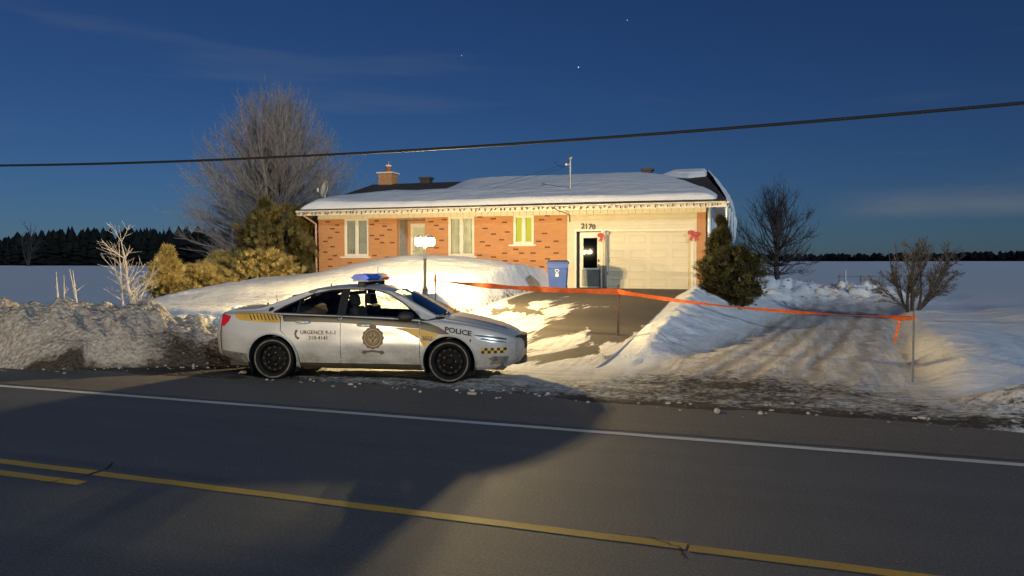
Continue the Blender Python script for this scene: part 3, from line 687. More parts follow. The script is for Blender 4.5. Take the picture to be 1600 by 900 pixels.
# drift capping the right end of the ridge, and the slab on the hip
def th_cap(X, Y):
    d = np.minimum.reduce([(X + 2.1 + 0.35 * (RY - Y)) * 0.6, (RX + 0.12 - X) * 2.2, (Y - 4.75 - 0.45 * np.abs(X + 1.0)) * 0.8, 0 * X + 0.3]) + 0.06 * fbm(X * 2, Y * 2, 3, 3)
    return np.where(d > 0, 0.22 * np.sqrt(np.clip(d / 0.3, 0, 1)), -0.03)
snow_sheet('roof_snow', np.arange(-2.4, RX + 0.15, 0.06), np.arange(4.2, RY + 0.3, 0.06), lambda X, Y: np.stack([X, Y, roof_z(X, np.minimum(Y, RY))], -1), th_cap)
hs = MB()
u = np.linspace(0, 1, 26); v = np.linspace(0, 1, 60)
U, V = np.meshgrid(u, v)
ye = EY0 + 0.75 + V * (EY1 - EY0 - 1.0); yb = ye + (RY - ye) * (1 - U)
xe = EXR - 0.10 * 0 ; Xh = RX + (EXR - RX) * U; Yh = RY + (ye - RY) * U; Zh = RZ + (EZ - RZ) * U
ed = np.minimum.reduce([(0.93 + 0.06 * np.sin(V * 9) - U) * 1.6, V * 1.5 * U + .15 * (1 - U), (1 - V) * 2, 0 * U + 0.35])
Th = np.where(ed > 0, 0.30 * np.sqrt(np.clip(ed / 0.35, 0, 1)) * (1 + 0.35 * fbm(U * 4, V * 7, 3, 4)), -0.02)
P = np.stack([Xh + Th * 0.75, Yh, Zh + Th * 0.66 - H0], -1); I = np.arange(U.size).reshape(U.shape)
np_mesh('roof_snow', P.reshape(-1, 3), np.stack([I[:-1, :-1], I[:-1, 1:], I[1:, 1:], I[1:, :-1]], -1).reshape(-1, 4)[:, ::-1], M['roofsnow'], house)
# chimney, vents, mast, dish
ch = hbox('chimney', M['chimbrick'], -16.02, -15.30, 5.75, 6.45, 5.4, 6.30, house)
hbox('chimney_cap', M['trim'], -16.09, -15.23, 5.68, 6.52, 6.303, 6.37, ch)
mb = MB(); mb.lathe([(0.0, 6.37 - H0), (0.15, 6.372 - H0), (0.14, 6.66 - H0), (0.10, 6.66 - H0), (0.10, 6.4 - H0)], 16, Matrix.Translation((-15.62, 6.05, 0))); mb.build('flue', M['clay'], ch, auto=R(40))
mb = MB(); mb.lathe([(0.155, 6.661 - H0), (0.16, 6.72 - H0), (0.10, 6.75 - H0), (0.0, 6.76 - H0)], 16, Matrix.Translation((-15.62, 6.05, 0))); mb.build('flue_snow', M['roofsnow'], ch, True)
ant = MB(); ant.tube([(-15.62, 6.05, 6.70 - H0), (-15.60, 6.05, 6.92 - H0)], 0.012, 5); ant.tube([(-15.78, 6.05, 6.90 - H0), (-15.42, 6.05, 6.93 - H0)], 0.01, 5); ant.build('rod', M['steel'], ch)
for vx0, vx1, vy, zt in ((-13.85, -13.25, 5.75, 6.05), (-3.15, -2.62, 5.75, 6.08)):
    v = hbox('roof_vent', M['ventmetal'], vx0 + 0.06, vx1 - 0.06, vy, vy + 0.42, 5.55, zt - 0.09); hbox('vent_hood', M['ventmetal'], vx0, vx1, vy - 0.06, vy + 0.48, zt - 0.088, zt, v)
ms = MB(); ms.tube([(-5.37, 1.6, z_(4.5)), (-5.37, 1.6, z_(6.05))], 0.045, 10); ms = ms.build('service_mast', M['steel'], house, auto=R(40))
mb = MB(); mb.lathe([(0.0, 0.10), (0.05, 0.09), (0.07, 0.0), (0.05, -0.04), (0.0, -0.05)], 12, Matrix.Translation((-5.37, 1.6, z_(6.08))) @ Matrix.Rotation(R(55), 4, 'Y')); mb.build('weatherhead', M['steel'], ms, True)
mb = MB(); mb.lathe([(0, -0.05), (0.04, -0.04), (0.05, 0), (0.04, 0.04), (0, 0.05)], 10, Matrix.Translation((-5.52, 1.52, z_(5.84)))); mb.tube([(-5.52, 1.52, z_(5.84)), (-5.37, 1.6, z_(5.84))], 0.012, 5); mb.build('insulator', M['trim'], ms, True)
mb = MB(); mb.lathe([(0.045, z_(4.48)), (0.10, z_(4.60)), (0.11, z_(4.62)), (0.047, z_(4.68))], 12, Matrix.Translation((-5.37, 1.6, 0))); mb.build('flashing', M['ventmetal'], ms)
mb = MB(); c_ = []
for k in range(13): a = k / 12; c_.append((-5.42 - 0.62 * a, 1.55, z_(5.98) - 0.30 * math.sin(a * math.pi) * (1 - 0.5 * a)))
mb.tube(c_, 0.012, 5); mb.build('drip_loop', M['wire'], ms); mb = MB(); mb.tube([(-5.37, -0.70, z_(4.07)), (-5.46, -0.72, z_(3.95)), (-5.28, -0.70, z_(3.84)), (-5.12, -0.45, z_(3.80)), (-5.02, -0.04, z_(3.72)), (-5.0, -0.035, z_(3.45))], 0.014, 5); mb.build('wall_cable', M['wire'], ms)
MAST = Matrix.Translation(HO) @ Matrix.Rotation(HR, 4, 'Z') @ Vector((-5.42, 1.55, z_(5.98)))
# downspout at the left corner
mb = MB(); mb.tube([(-16.2, -0.62, z_(3.99)), (-16.2, -0.62, z_(3.88)), (-15.93, -0.10, z_(3.55)), (-15.93, -0.08, z_(1.0))], 0.045, 8); mb.build('downspout', M['copper'], house, auto=R(50))
# ---- windows
def window(o, style):
    x0, x1, z0, z1 = o
    fr = MB(); y0, y1 = 0.02, 0.10; f = 0.068
    for a in ((x0, x1, z0, z0 + f), (x0, x1, z1 - f, z1), (x0, x0 + f, z0 + f, z1 - f), (x1 - f, x1, z0 + f, z1 - f)): fr.box(a[0], a[1], y0, y1, z_(a[2]), z_(a[3]))
    xm = (x0 + x1) / 2; fr.box(xm - 0.045, xm + 0.045, y0 + 0.002, y1, z_(z0 + f), z_(z1 - f))
    win = fr.build('window', M['trim'], house)
    for a, b in ((x0 + f, xm - 0.045), (xm + 0.045, x1 - f)):
        sash = MB(); s = 0.034
        for q in ((a, b, z0 + f, z0 + f + s), (a, b, z1 - f - s, z1 - f), (a, a + s, z0 + f + s, z1 - f - s), (b - s, b, z0 + f + s, z1 - f - s)): sash.box(q[0] + .002, q[1] - .002, y0 + 0.018, y1 - 0.012, z_(q[2]) + .002, z_(q[3]) - .002)
        sash.build('sash', M['trim'], win)
        p = MB(); p.box(a + s, b - s, 0.058, 0.064, z_(z0 + f + s), z_(z1 - f - s)); p.build('pane', M['winglass'], win)
    sl = MB(); sl.box(x0 - 0.17, x1 + 0.10, -0.07, 0.02, z_(z0 - 0.075), z_(z0 - 0.003)); sl.build('sill', M['trim'], win, bevel=0.006)
    # cloth behind the glass
    n = 70; xx = np.linspace(x0 + 0.03, x1 - 0.03, n)
    if style == 'curtain': yy = 0.17 + 0.035 * np.sin(xx * 55) + 0.02 * np.sin(xx * 23)
    else: yy = 0.16 + 0.0 * xx
    mats = {'curtain': M['curtain'], 'blind': M['blind'], 'lit': M['litroom']}[style]
    cb = MB()
    if style == 'blind':
        zt = np.linspace(z0 + 0.05, z1 - 0.05, 34)
        for k in range(33):
            cb.add([(xx[0], 0.15, z_(zt[k])), (xx[-1], 0.15, z_(zt[k])), (xx[-1], 0.175, z_(zt[k + 1])), (xx[0], 0.175, z_(zt[k + 1]))], [(0, 1, 2, 3)])
    else:
        cb.add([(a, b, z_(z0 + 0.03)) for a, b in zip(xx, yy)] + [(a, b, z_(z1 - 0.03)) for a, b in zip(xx, yy)], [(i, i + 1, n + i + 1, n + i) for i in range(n - 1)])
    cb.build('blind' if style == 'blind' else 'curtain', mats, win, smooth=style == 'curtain')
    return win
w1 = window(W1, 'blind'); w2 = window(W2, 'curtain'); w3 = window(W3, 'lit')
tag(w1, 'two-pane window with pale blinds near the left corner'); tag(w2, 'two-pane window with pleated curtains'); tag(w3, 'smaller window glowing yellow-green')
pot = MB(); pot.lathe([(0, 0), (0.05, 0), (0.06, 0.02), (0.075, 0.12), (0.06, 0.13), (0.0, 0.12)], 14, Matrix.Translation((-14.32, 0.115, z_(2.33)))); pot.build('vase', M['greywood'], w1, True)
# ---- recessed front entry
ex0, ex1, ez0, ez1 = ENT
hbox('recess_wall', M['greywood'], ex0 + 0.002, ex0 + 0.03, 0.22, 0.95, ez0, ez1); hbox('recess_wall', M['brick'], ex1 - 0.03, ex1 - 0.002, 0.22, 0.95, ez0, ez1)
hbox('recess_ceiling', M['greywood'], ex0 + 0.032, ex1 - 0.032, 0.221, 0.95, ez1 - 0.03, ez1); hbox('recess_wall', M['brick'], ex0 + 0.032, ex1 - 0.032, 0.95, 1.0, ez0, ez1 - 0.032)
fd = hbox('front_door', M['trim'], ex0 + 0.20, ex0 + 1.10, 0.88, 0.945, 1.35, 3.55)
hbox('door_panel', M['gdoor'], ex0 + 0.32, ex0 + 0.98, 0.862, 0.878, 1.50, 2.10, fd, 0.005)
hbox('pane', M['winglass'], ex0 + 0.32, ex0 + 0.98, 0.870, 0.878, 2.25, 3.38, fd)
arch = MB(); arch.tube([(ex0 + 0.65 + 0.26 * math.cos(t), 0.862, z_(2.85) + 0.30 * math.sin(t)) for t in np.linspace(0, math.pi, 15)], 0.012, 5)
for dx_ in (-0.26, 0, 0.26): arch.tube([(ex0 + 0.65 + dx_, 0.862, z_(2.3)), (ex0 + 0.65 + dx_, 0.862, z_(2.85))], 0.010, 5)
arch.build('door_tracery', M['trim'], fd)
hk = MB(); hk.tube([(ex0 + 1.03, 0.83, z_(2.1)), (ex0 + 1.03, 0.86, z_(2.1)), (ex0 + 1.03, 0.86, z_(2.3)), (ex0 + 1.03, 0.83, z_(2.3))], 0.012, 6); hk.build('handle', M['steel'], fd)
# ---- garage end: lap siding round the openings
DOOR = (-4.75, -3.80, 0.96, 3.10); GAR = (-3.62, -0.50, 0.93, 3.08)
back = wall_mesh(SX, -0.315, 0.3, 3.80, [DOOR, GAR], 0.04, 0.18).build('wall', M['siding'], house)
z = 0.95
while z < 3.72:
    zt = min(z + 0.115, 3.733)
    cuts = [(SX + 0.005, -0.315)]
    for o in (DOOR, GAR):
        if z < o[3] + 0.09 and zt > o[2]:
            nc = []
            for a, b in cuts:
                for c, d in ((a, min(b, o[0] - 0.09)), (max(a, o[1] + 0.09), b)):
                    if d - c > 0.02: nc.append((c, d))
            cuts = nc
    for a, b in cuts:
        mb = MB(); c, d = z_(z), z_(zt)
        mb.add([(a, 0.002, c), (b, 0.002, c), (b, 0.024, d), (a, 0.024, d), (a, 0.039, c), (b, 0.039, c), (b, 0.039, d), (a, 0.039, d)], [(0, 1, 2, 3), (4, 7, 6, 5), (0, 4, 5, 1), (3, 2, 6, 7), (0, 3, 7, 4), (1, 5, 6, 2)])
        mb.build('siding_board', M['siding'], back)
    z += 0.118
def casing(o, nm):
    mb = MB(); w_ = 0.085
    mb.box(o[0] - w_, o[0], -0.012, 0.05, z_(o[2]), z_(o[3] + w_)); mb.box(o[1], o[1] + w_, -0.012, 0.05, z_(o[2]), z_(o[3] + w_)); mb.box(o[0] + .001, o[1] - .001, -0.012, 0.05, z_(o[3]), z_(o[3] + w_))
    return mb.build(nm, M['trim'], house)
casing(DOOR, 'door_casing'); casing(GAR, 'garage_casing')
sd = hbox('side_door', M['trim'], DOOR[0] + 0.11, DOOR[1] - 0.02, 0.09, 0.14, 0.98, 3.07)
tag(sd, 'white storm door with tall dark glass')
hbox('door_frame', M['dark'], DOOR[0] + 0.002, DOOR[0] + 0.10, 0.10, 0.2, 0.965, 3.09); hbox('backing', M['dark'], DOOR[0] + .1, DOOR[1] - .005, 0.16, 0.2, 0.965, 3.09)
hbox('pane', M['darkglass'], DOOR[0] + 0.25, DOOR[1] - 0.17, 0.080, 0.088, 1.72, 2.85, sd); hbox('backing', M['dark'], DOOR[0] + 0.25, DOOR[1] - 0.17, 0.0885, 0.0897, 1.72, 2.85, sd)
hbox('kick_panel', simple('grey_kick_panel', (0.16, 0.17, 0.16), 0.35), DOOR[0] + 0.20, DOOR[1] - 0.06, 0.078, 0.088, 1.02, 1.66, sd)
mb = MB(); mb.box(DOOR[1] - 0.13, DOOR[1] - 0.09, 0.03, 0.088, z_(1.80), z_(1.86)); mb.box(DOOR[1] - 0.13, DOOR[1] - 0.09, 0.03, 0.088, z_(1.95), z_(2.05)); mb.build('handle', M['number'], sd, bevel=0.006)
hbox('doorbell', M['number'], -3.72, -3.69, -0.006, 0.02, 2.18, 2.28)
hbox('sill', M['greywood'], DOOR[0] - 0.05, DOOR[1] + 0.05, -0.10, 0.085, 0.90, 0.962)
gd = MB(); rows = 4; ph = (GAR[3] - GAR[2]) / rows
for r in range(rows): gd.box(GAR[0] + .003, GAR[1] - .003, 0.10, 0.14, z_(GAR[2] + r * ph + 0.006), z_(GAR[2] + (r + 1) * ph - 0.006))
gd.box(GAR[0] + .003, GAR[1] - .003, 0.141, 0.15, z_(GAR[2]), z_(GAR[3]))
gd = gd.build('garage_door', M['gdoor'], house); tag(gd, 'cream panelled garage door')
pw = (GAR[1] - GAR[0]) / 4; pme = None
for r in range(rows):
    for c in range(4):
        if pme is None:
            bm = bmesh.new(); a, b = pw * 0.40, ph * 0.32
            ring = []
            for k, yy in ((1.0, 0.0), (0.95, -0.014), (0.86, -0.014), (0.82, -0.004)):
                ring.append([bm.verts.new((sx * (a - (1 - k) * 0.5), yy, sz * (b - (1 - k) * 0.5))) for sx, sz in ((-1, -1), (1, -1), (1, 1), (-1, 1))])
            for q in range(3):
                for e in range(4): bm.faces.new((ring[q][e], ring[q][(e + 1) % 4], ring[q + 1][(e + 1) % 4], ring[q + 1][e]))
            bm.faces.new(ring[3]); me = bpy.data.meshes.new('panel'); bm.to_mesh(me); bm.free(); me.materials.append(M['gdoor']); pme = me
        link('panel', pme, None, gd, (GAR[0] + pw * (c + 0.5), 0.0985, z_(GAR[2] + ph * (r + 0.5))))
# number 2170
def text_mesh(s, size, ext=0.0, bold=0.0):
    cu = bpy.data.curves.new('t', 'FONT'); cu.body = s; cu.size = size; cu.extrude = ext; cu.offset = bold; cu.align_x = 'CENTER'; cu.align_y = 'CENTER'; cu.resolution_u = 3
    o = bpy.data.objects.new('t', cu); col.objects.link(o); dg = bpy.context.evaluated_depsgraph_get(); dg.update()
    me = bpy.data.meshes.new_from_object(o.evaluated_get(dg)); bpy.data.objects.remove(o); return me
for k, chn in enumerate('2170'):
    me = text_mesh(chn, 0.27, 0.008, 0.010); o = link('house_number', me, M['number'], house, (-4.50 + 0.135 * k + (0.01 if k > 1 else 0), -0.012, z_(3.29 - 0.012 * k)), (R(90), 0, 0))
# red bows at the door and garage corners
def bow(x, z, tilt, label):
    b = thing('ribbon_bow', label, 'bow', Matrix.Translation(HO) @ Matrix.Rotation(HR, 4, 'Z') @ Vector((x, -0.03, z_(z))), HR, 'red bows beside the garage door')
    for s, mt in ((-1, M['red']), (1, M['ribbonwhite'])):
        mb = MB(); mb.lathe([(0, -1), (0.55, -0.8), (0.95, -0.25), (1.0, 0.1), (0.7, 0.75), (0.3, 0.95), (0, 1)], 12, Matrix.Translation((s * 0.10, -0.035, 0.03 * s * tilt)) @ Matrix.Rotation(R(90 * s), 4, 'Y') @ Matrix.Diagonal((0.085, 0.035, 0.115, 1)))
        mb.build('loop', mt if s > 0 and tilt > 0 else M['red'], b)
        mb = MB(); mb.add([(0, -0.02, 0), (s * 0.05, -0.03, 0.02), (s * 0.17, -0.025, -0.27), (s * 0.11, -0.02, -0.25), (s * 0.06, -0.025, -0.30)], [(0, 1, 2, 3), (0, 3, 4)]); mb.add([(0, -0.012, 0), (s * 0.05, -0.022, 0.02), (s * 0.17, -0.017, -0.27), (s * 0.11, -0.012, -0.25), (s * 0.06, -0.017, -0.30)], [(3, 2, 1, 0), (4, 3, 0)]); mb.build('tail', M['red'], b)
    mb = MB(); mb.box(-0.03, 0.03, -0.06, 0.0, -0.035, 0.035); mb.build('knot', M['red'], b, bevel=0.01)
bow(-3.72, 2.98, 1, 'red and white bow between the side door and garage door'); bow(-0.42, 2.98, -1, 'red bow at the right corner of the garage door')
# string of unlit bulbs along the gutter
ls = thing('light_string', 'string of small unlit bulbs hung along the front gutter', 'light string', Matrix.Translation(HO) @ Matrix.Rotation(HR, 4, 'Z') @ Vector((0, -0.76, z_(4.00))), HR)
mb = MB(); mb.tube([(x, 0.004, 0.01 + 0.012 * math.sin(x * 9)) for x in np.arange(EXL + 0.1, EXR - 0.1, 0.1)], 0.006, 4); mb.build('wire', M['wire'], ls)
mb = MB(); mb.lathe([(0.0, -0.10), (0.018, -0.08), (0.024, -0.045), (0.014, -0.01), (0.012, 0.012), (0, 0.012)], 6); b0 = mb.build('bulb', M['bulb'], ls, True); first = True
x = EXL + 0.15
while x < EXR - 0.15:
    o = b0 if first else link('bulb', b0.data, None, ls); first = False
    o.location = (x, 0, random.uniform(-0.03, 0.0)); o.rotation_euler = (random.uniform(-.3, .3), random.uniform(-.5, .5), 0); o.scale = (1.1, 1.1, random.uniform(.7, 1.2)); x += random.uniform(0.15, 0.28)
# icicles from the side gutter
random.seed(5)
for k in range(46):
    y = EY0 + 0.2 + random.random() ** 0.8 * 12.4; L = random.choice((0.25, 0.4, 0.5, 0.7, 0.95, 1.2)) * random.uniform(0.7, 1.1); r = 0.02 + 0.03 * L
    mb = MB(); mb.lathe([(0.0, -L), (r * 0.3, -L * 0.8), (r * 0.55, -L * 0.5), (r * 0.95, -L * 0.15), (r * 1.2, 0.0), (0, 0.0)], 6); mb.build('icicle', M['ice'], house, True, loc=(EXR + random.uniform(-0.02, 0.08), y, z_(3.99)))
for k in range(12):
    y = 0.3 + k * 0.35 + random.uniform(-.1, .1); L = random.uniform(0.9, 2.2); r = random.uniform(0.10, 0.2)
    mb = MB(); mb.lathe([(0.02, -L), (r * 0.5, -L * 0.85), (r * random.uniform(.5, .9), -L * 0.6), (r, -L * 0.3), (r * 0.8, -0.05), (r * 1.1, 0.0)], 9, Matrix.Diagonal((0.6, 1.1, 1, 1))); mb.build('icicle', M['ice'], house, True, loc=(0.10, y, z_(3.92)))
# satellite dish on the eave
dm = Matrix.Translation(HO) @ Matrix.Rotation(HR, 4, 'Z')
dish = thing('satellite_dish', 'grey satellite dish standing on the left end of the snowy roof', 'satellite dish', dm @ Vector((-15.75, 0.35, z_(4.45))), HR)
mb = MB(); mb.tube([(0, 0, -0.05), (0, 0, 0.32), (-0.04, 0.03, 0.48)], 0.028, 8); mb.build('mount', M['steel'], dish, auto=R(40))
Md = Matrix.Translation((-0.06, 0.0, 0.62)) @ Matrix.Rotation(R(-30), 4, 'Z') @ Matrix.Rotation(R(-12), 4, 'X')
mb = MB(); mb.lathe([(0, 0.10), (0.1, 0.094), (0.2, 0.075), (0.29, 0.042), (0.36, 0.0), (0.365, 0.012), (0.29, 0.055), (0.2, 0.088), (0.1, 0.106), (0, 0.112)], 28, Md @ Matrix.Diagonal((0.82, 1, 1, 1)), axis='y'); mb.build('reflector', M['dish'], dish, True)
mb = MB(); a0 = Md @ Vector((0.02, 0.07, -0.33)); a1 = Md @ Vector((0.16, -0.34, -0.20)); mb.tube([a0, a1], 0.014, 6); mb.build('arm', M['steel'], dish)
mb = MB(); mb.tube([a1 + Vector((-0.01, 0.02, -0.02)), a1 + Vector((-0.05, 0.10, 0.08))], [0.04, 0.045], 10); mb.build('receiver', M['trim'], dish)
mb = MB(); mb.box(-0.16, 0.16, -0.16, 0.16, -0.07, -0.03); mb.build('foot', M['ventmetal'], dish)
# grey post standing between the doors
pst = MB(); pst.box(-0.035, 0.035, -0.035, 0.035, 0, 2.12); pst.box(-0.05, 0.05, -0.04, 0.04, 2.122, 2.16); pst.box(0.037, 0.10, -0.03, 0.03, 0.52, 0.64)
pp = pst.build('post', M['greywood'], None, bevel=0.004, loc=dm @ Vector((-3.60, -0.10, z_(0.95))), rot=(0, 0, HR)); tag(pp, 'thin grey post between the side door and the garage door', 'post')

# ================================================================== POLICE CAR (local x forward, y left, z up)
CX = np.linspace(-2.34, 2.50, 500)
def curve(pts, sm=9):
    a = np.interp(CX, [p[0] for p in pts], [p[1] for p in pts]); k = np.ones(sm * 2 + 1); k /= k.sum()
    p = np.pad(a, sm, mode='reflect', reflect_type='odd'); return np.convolve(p, k, 'valid')
c_zc = curve([(-2.34, 1.10), (-2.2, 1.148), (-1.95, 1.155), (-1.70, 1.175), (-1.5, 1.245), (-1.2, 1.375), (-0.9, 1.465), (-0.6, 1.512), (-0.25, 1.535), (0.05, 1.53), (0.3, 1.508), (0.52, 1.462), (0.75, 1.355), (1.0, 1.215), (1.32, 1.045), (1.5, 1.02), (1.8, 0.965), (2.1, 0.895), (2.3, 0.835), (2.43, 0.775), (2.5, 0.72)], 8)
c_zs = curve([(-2.34, 1.035), (-1.9, 1.07), (-1.3, 1.065), (0, 1.025), (0.9, 0.985), (1.3, 0.965), (1.8, 0.90), (2.2, 0.80), (2.4, 0.72), (2.5, 0.66)], 10)
c_ws = curve([(-2.34, 0.72), (-2.22, 0.80), (-2.0, 0.855), (-1.5, 0.895), (-0.8, 0.905), (0.8, 0.905), (1.4, 0.90), (1.8, 0.865), (2.1, 0.79), (2.3, 0.70), (2.42, 0.60), (2.5, 0.50)], 10)
c_wm = curve([(-2.34, 0.79), (-2.22, 0.86), (-2.0, 0.905), (-1.4, 0.945), (-0.6, 0.925), (0.6, 0.925), (1.45, 0.945), (1.9, 0.90), (2.15, 0.83), (2.33, 0.73), (2.43, 0.63), (2.5, 0.54)], 10)
c_zb = curve([(-2.34, 0.36), (-2.0, 0.29), (-1.7, 0.23), (-1.0, 0.20), (1.0, 0.19), (2.0, 0.21), (2.35, 0.24), (2.5, 0.30)], 10)
c_wt = curve([(-2.34, 0.60), (-2.0, 0.68), (-1.75, 0.70), (-1.5, 0.665), (-1.1, 0.615), (-0.6, 0.60), (0.3, 0.60), (0.6, 0.605), (0.9, 0.66), (1.15, 0.715), (1.35, 0.755), (1.8, 0.715), (2.2, 0.58), (2.5, 0.36)], 10)
c_dr = curve([(-2.34, 0.03), (-1.7, 0.03), (-1.2, 0.05), (-0.5, 0.055), (0.4, 0.055), (0.9, 0.05), (1.3, 0.028), (2.0, 0.035), (2.5, 0.04)], 10)
def S(x, w):
    """point on the skin: w signed, |w| = 9 at the sill, 0 on the centre line of the roof"""
    x = np.asarray(x, float); w = np.asarray(w, float); s = np.where(w < 0, -1.0, 1.0); t = np.clip(9 - np.abs(w), 0, 9)
    g = lambda c: np.interp(x, CX, c)
    zc, zs, ws, wm, zb, wt, dr = map(g, (c_zc, c_zs, c_ws, c_wm, c_zb, c_wt, c_dr)); zt = zc - dr
    hgt = zs - zb; gh = np.clip((zt - zs) / 0.4, 0, 1)
    Yk = np.stack([wm - 0.10, wm - 0.035, wm, wm - 0.004, ws + 0.008, ws - 0.028, (wt + 0.022) * gh + (wt * 0.55 + ws * 0.43) * (1 - gh), wt, wt * 0.52, 0 * wt])
    Zk = np.stack([zb, zb + 0.07, zb + hgt * 0.40, zb + hgt * 0.66, zs - 0.045, zs, (zt - 0.035) * gh + (zs * 0.45 + zt * 0.55) * (1 - gh), zt, zc - dr * 0.25, zc])
    i = np.clip(t.astype(int), 0, 8); f = t - i
    j = np.arange(x.size).reshape(x.shape)
    def cat(K):
        K = K.reshape(10, -1); ii = i.ravel(); ff = f.ravel(); jj = np.arange(ii.size)
        p1 = K[ii, jj]; p2 = K[ii + 1, jj]; p0 = np.where(ii > 0, K[np.maximum(ii - 1, 0), jj], 2 * p1 - p2)
        p3 = np.where(ii < 8, K[np.minimum(ii + 2, 9), jj], np.nan)
        return p0, p1, p2, p3, ff
    def ev(K, mirror):
        p0, p1, p2, p3, ff = cat(K); p3 = np.where(np.isnan(p3), mirror * K.reshape(10, -1)[8], p3)
        m1 = 0.5 * (p2 - p0) * 0.85; m2 = 0.5 * (p3 - p1) * 0.85
        f2 = ff * ff; f3 = f2 * ff
        return ((2 * f3 - 3 * f2 + 1) * p1 + (f3 - 2 * f2 + ff) * m1 + (-2 * f3 + 3 * f2) * p2 + (f3 - f2) * m2).reshape(x.shape)
    y = ev(Yk, -1.0); z = ev(Zk, 1.0)
    return np.stack([x, y * s, z], -1)
def SN(x, w):
    e = 1e-3; a = S(x + e, w) - S(x - e, w); b = S(x, w + e * 3) - S(x, w - e * 3); n = np.cross(a, b); n /= np.linalg.norm(n, axis=-1, keepdims=True) + 1e-12
    p = S(x, w); flip = np.sum(n * np.stack([0 * p[..., 0], p[..., 1], p[..., 2] - 0.55], -1), -1) < 0
    n[flip] *= -1; return p, n
def w_of(x, z, side):
    """|w| where the flank reaches height z at x"""
    x = np.asarray(x, float); z = np.asarray(z, float); lo = np.full(x.shape, 0.0); hi = np.full(x.shape, 7.3)
    for _ in range(34):
        m = (lo + hi) / 2; up = S(x, side * (9 - m))[..., 2] < z; lo = np.where(up, m, lo); hi = np.where(up, hi, m)
    return side * (9 - (lo + hi) / 2)
def wy_of(x, y):
    """w on the top surface for a sideways distance y"""
    x = np.asarray(x, float); y = np.asarray(y, float); s = np.where(y < 0, -1.0, 1.0); lo = np.zeros(x.shape); hi = np.full(x.shape, 4.0)
    for _ in range(30):
        m = (lo + hi) / 2; ins = S(x, m)[..., 1] < np.abs(y); lo = np.where(ins, m, lo); hi = np.where(ins, hi, m)
    return s * (lo + hi) / 2
def dens(poly, d=0.05):
    o = []
    for (a, b), (c, e) in zip(poly, poly[1:] + poly[:1]):
        n = max(1, int(math.hypot(c - a, e - b) / d))
        o += [(a + (c - a) * k / n, b + (e - b) * k / n) for k in range(n)]
    return o
def in_poly(px, py, poly):
    P = np.array(poly); x0, y0 = P[:, 0], P[:, 1]; x1, y1 = np.roll(x0, -1), np.roll(y0, -1); r = np.zeros(px.shape, bool)
    for a, b, c, e in zip(x0, y0, x1, y1):
        cnd = ((b > py) != (e > py)); r ^= cnd & (px < (c - a) * (py - b) / (e - b + 1e-12) + a)
    return r
ARCH = [(1.475, 0.335, 0.415), (-1.393, 0.335, 0.415)]
def arch_pts(cx, cz, r, side):
    th = np.linspace(R(-45), R(225), 60); x = cx + r * np.cos(th); z = cz + r * np.sin(th); zb = np.interp(x, CX, c_zb); k = z > zb + 0.004
    return x[k], z[k]
CARP = None
def panel(name, outer, holes, mat, parent, off=0.0, step=(0.05, 0.3), arches=False, side=0, smooth=True):
    """skin panel: outline and holes given in (x, w)"""
    pts = []; edges = []
    def loop(L, closed=True):
        n = len(pts); pts.extend(L); m = len(L)
        edges.extend([(n + k, n + (k + 1) % m) for k in range(m if closed else m - 1)])
    loop(outer)
    for h in holes: loop(h)
    if arches:
        for a in ARCH:
            for sd in ((side,) if side else (-1, 1)):
                x, z = arch_pts(*a, sd); ww = w_of(x, z, sd); L = [(p, q) for p, q in zip(x, ww) if True]
                loop(L, False)
    O = np.array(outer); gx = np.arange(O[:, 0].min() + step[0] * .5, O[:, 0].max(), step[0]); gw = np.arange(O[:, 1].min() + step[1] * .5, O[:, 1].max(), step[1])
    A, B = np.meshgrid(gx, gw); A = A.ravel(); B = B.ravel(); k = in_poly(A, B, outer); A, B = A[k], B[k]
    pts.extend(zip(A.tolist(), B.tolist()))
    scl = 0.12
    vo, eo, fo, *_ = delaunay_2d_cdt([Vector((p[0], p[1] * scl)) for p in pts], edges, [], 0, 1e-5)
    V = np.array([(v.x, v.y / scl) for v in vo]); Fc = np.array([f for f in fo if len(f) == 3])
    C_ = V[Fc].mean(1); k = in_poly(C_[:, 0], C_[:, 1], outer)
    for h in holes: k &= ~in_poly(C_[:, 0], C_[:, 1], h)
    if arches:
        q = S(C_[:, 0], C_[:, 1])
        for cx, cz, r in ARCH: k &= ~(((q[:, 0] - cx) ** 2 + (q[:, 2] - cz) ** 2 < r * r) & (np.abs(q[:, 1]) > 0.4) & (q[:, 2] < 0.85))
    Fc = Fc[k]; P, N = SN(V[:, 0], V[:, 1]); P = P + N * off
    # consistent outward winding
    a, b, c = P[Fc[:, 0]], P[Fc[:, 1]], P[Fc[:, 2]]; nn = np.cross(b - a, c - a); fl = np.sum(nn * N[Fc[:, 0]], -1) < 0; Fc[fl] = Fc[fl][:, ::-1]
    used_ = np.unique(Fc); mp_ = -np.ones(len(P), int); mp_[used_] = np.arange(len(used_))
    return np_mesh(name, P[used_], mp_[Fc], mat, parent, smooth)
def xz(poly, side, d=0.05):
    P = np.array(dens(poly, d)); return list(zip(P[:, 0].tolist(), w_of(P[:, 0], P[:, 1], side).tolist()))
def xzo(poly, side, d=0.05):
    P = []
    for (a, b), (c, e) in zip(poly[:-1], poly[1:]):
        n = max(1, int(math.hypot(c - a, e - b) / d)); P += [(a + (c - a) * k / n, b + (e - b) * k / n) for k in range(n)]
    P = np.array(P + [poly[-1]]); return list(zip(P[:, 0].tolist(), w_of(P[:, 0], P[:, 1], side).tolist()))
def xy(poly, d=0.06):
    P = np.array(dens(poly, d)); return list(zip(P[:, 0].tolist(), wy_of(P[:, 0], P[:, 1]).tolist()))
PC = math.atan2(0.64, 2.94)
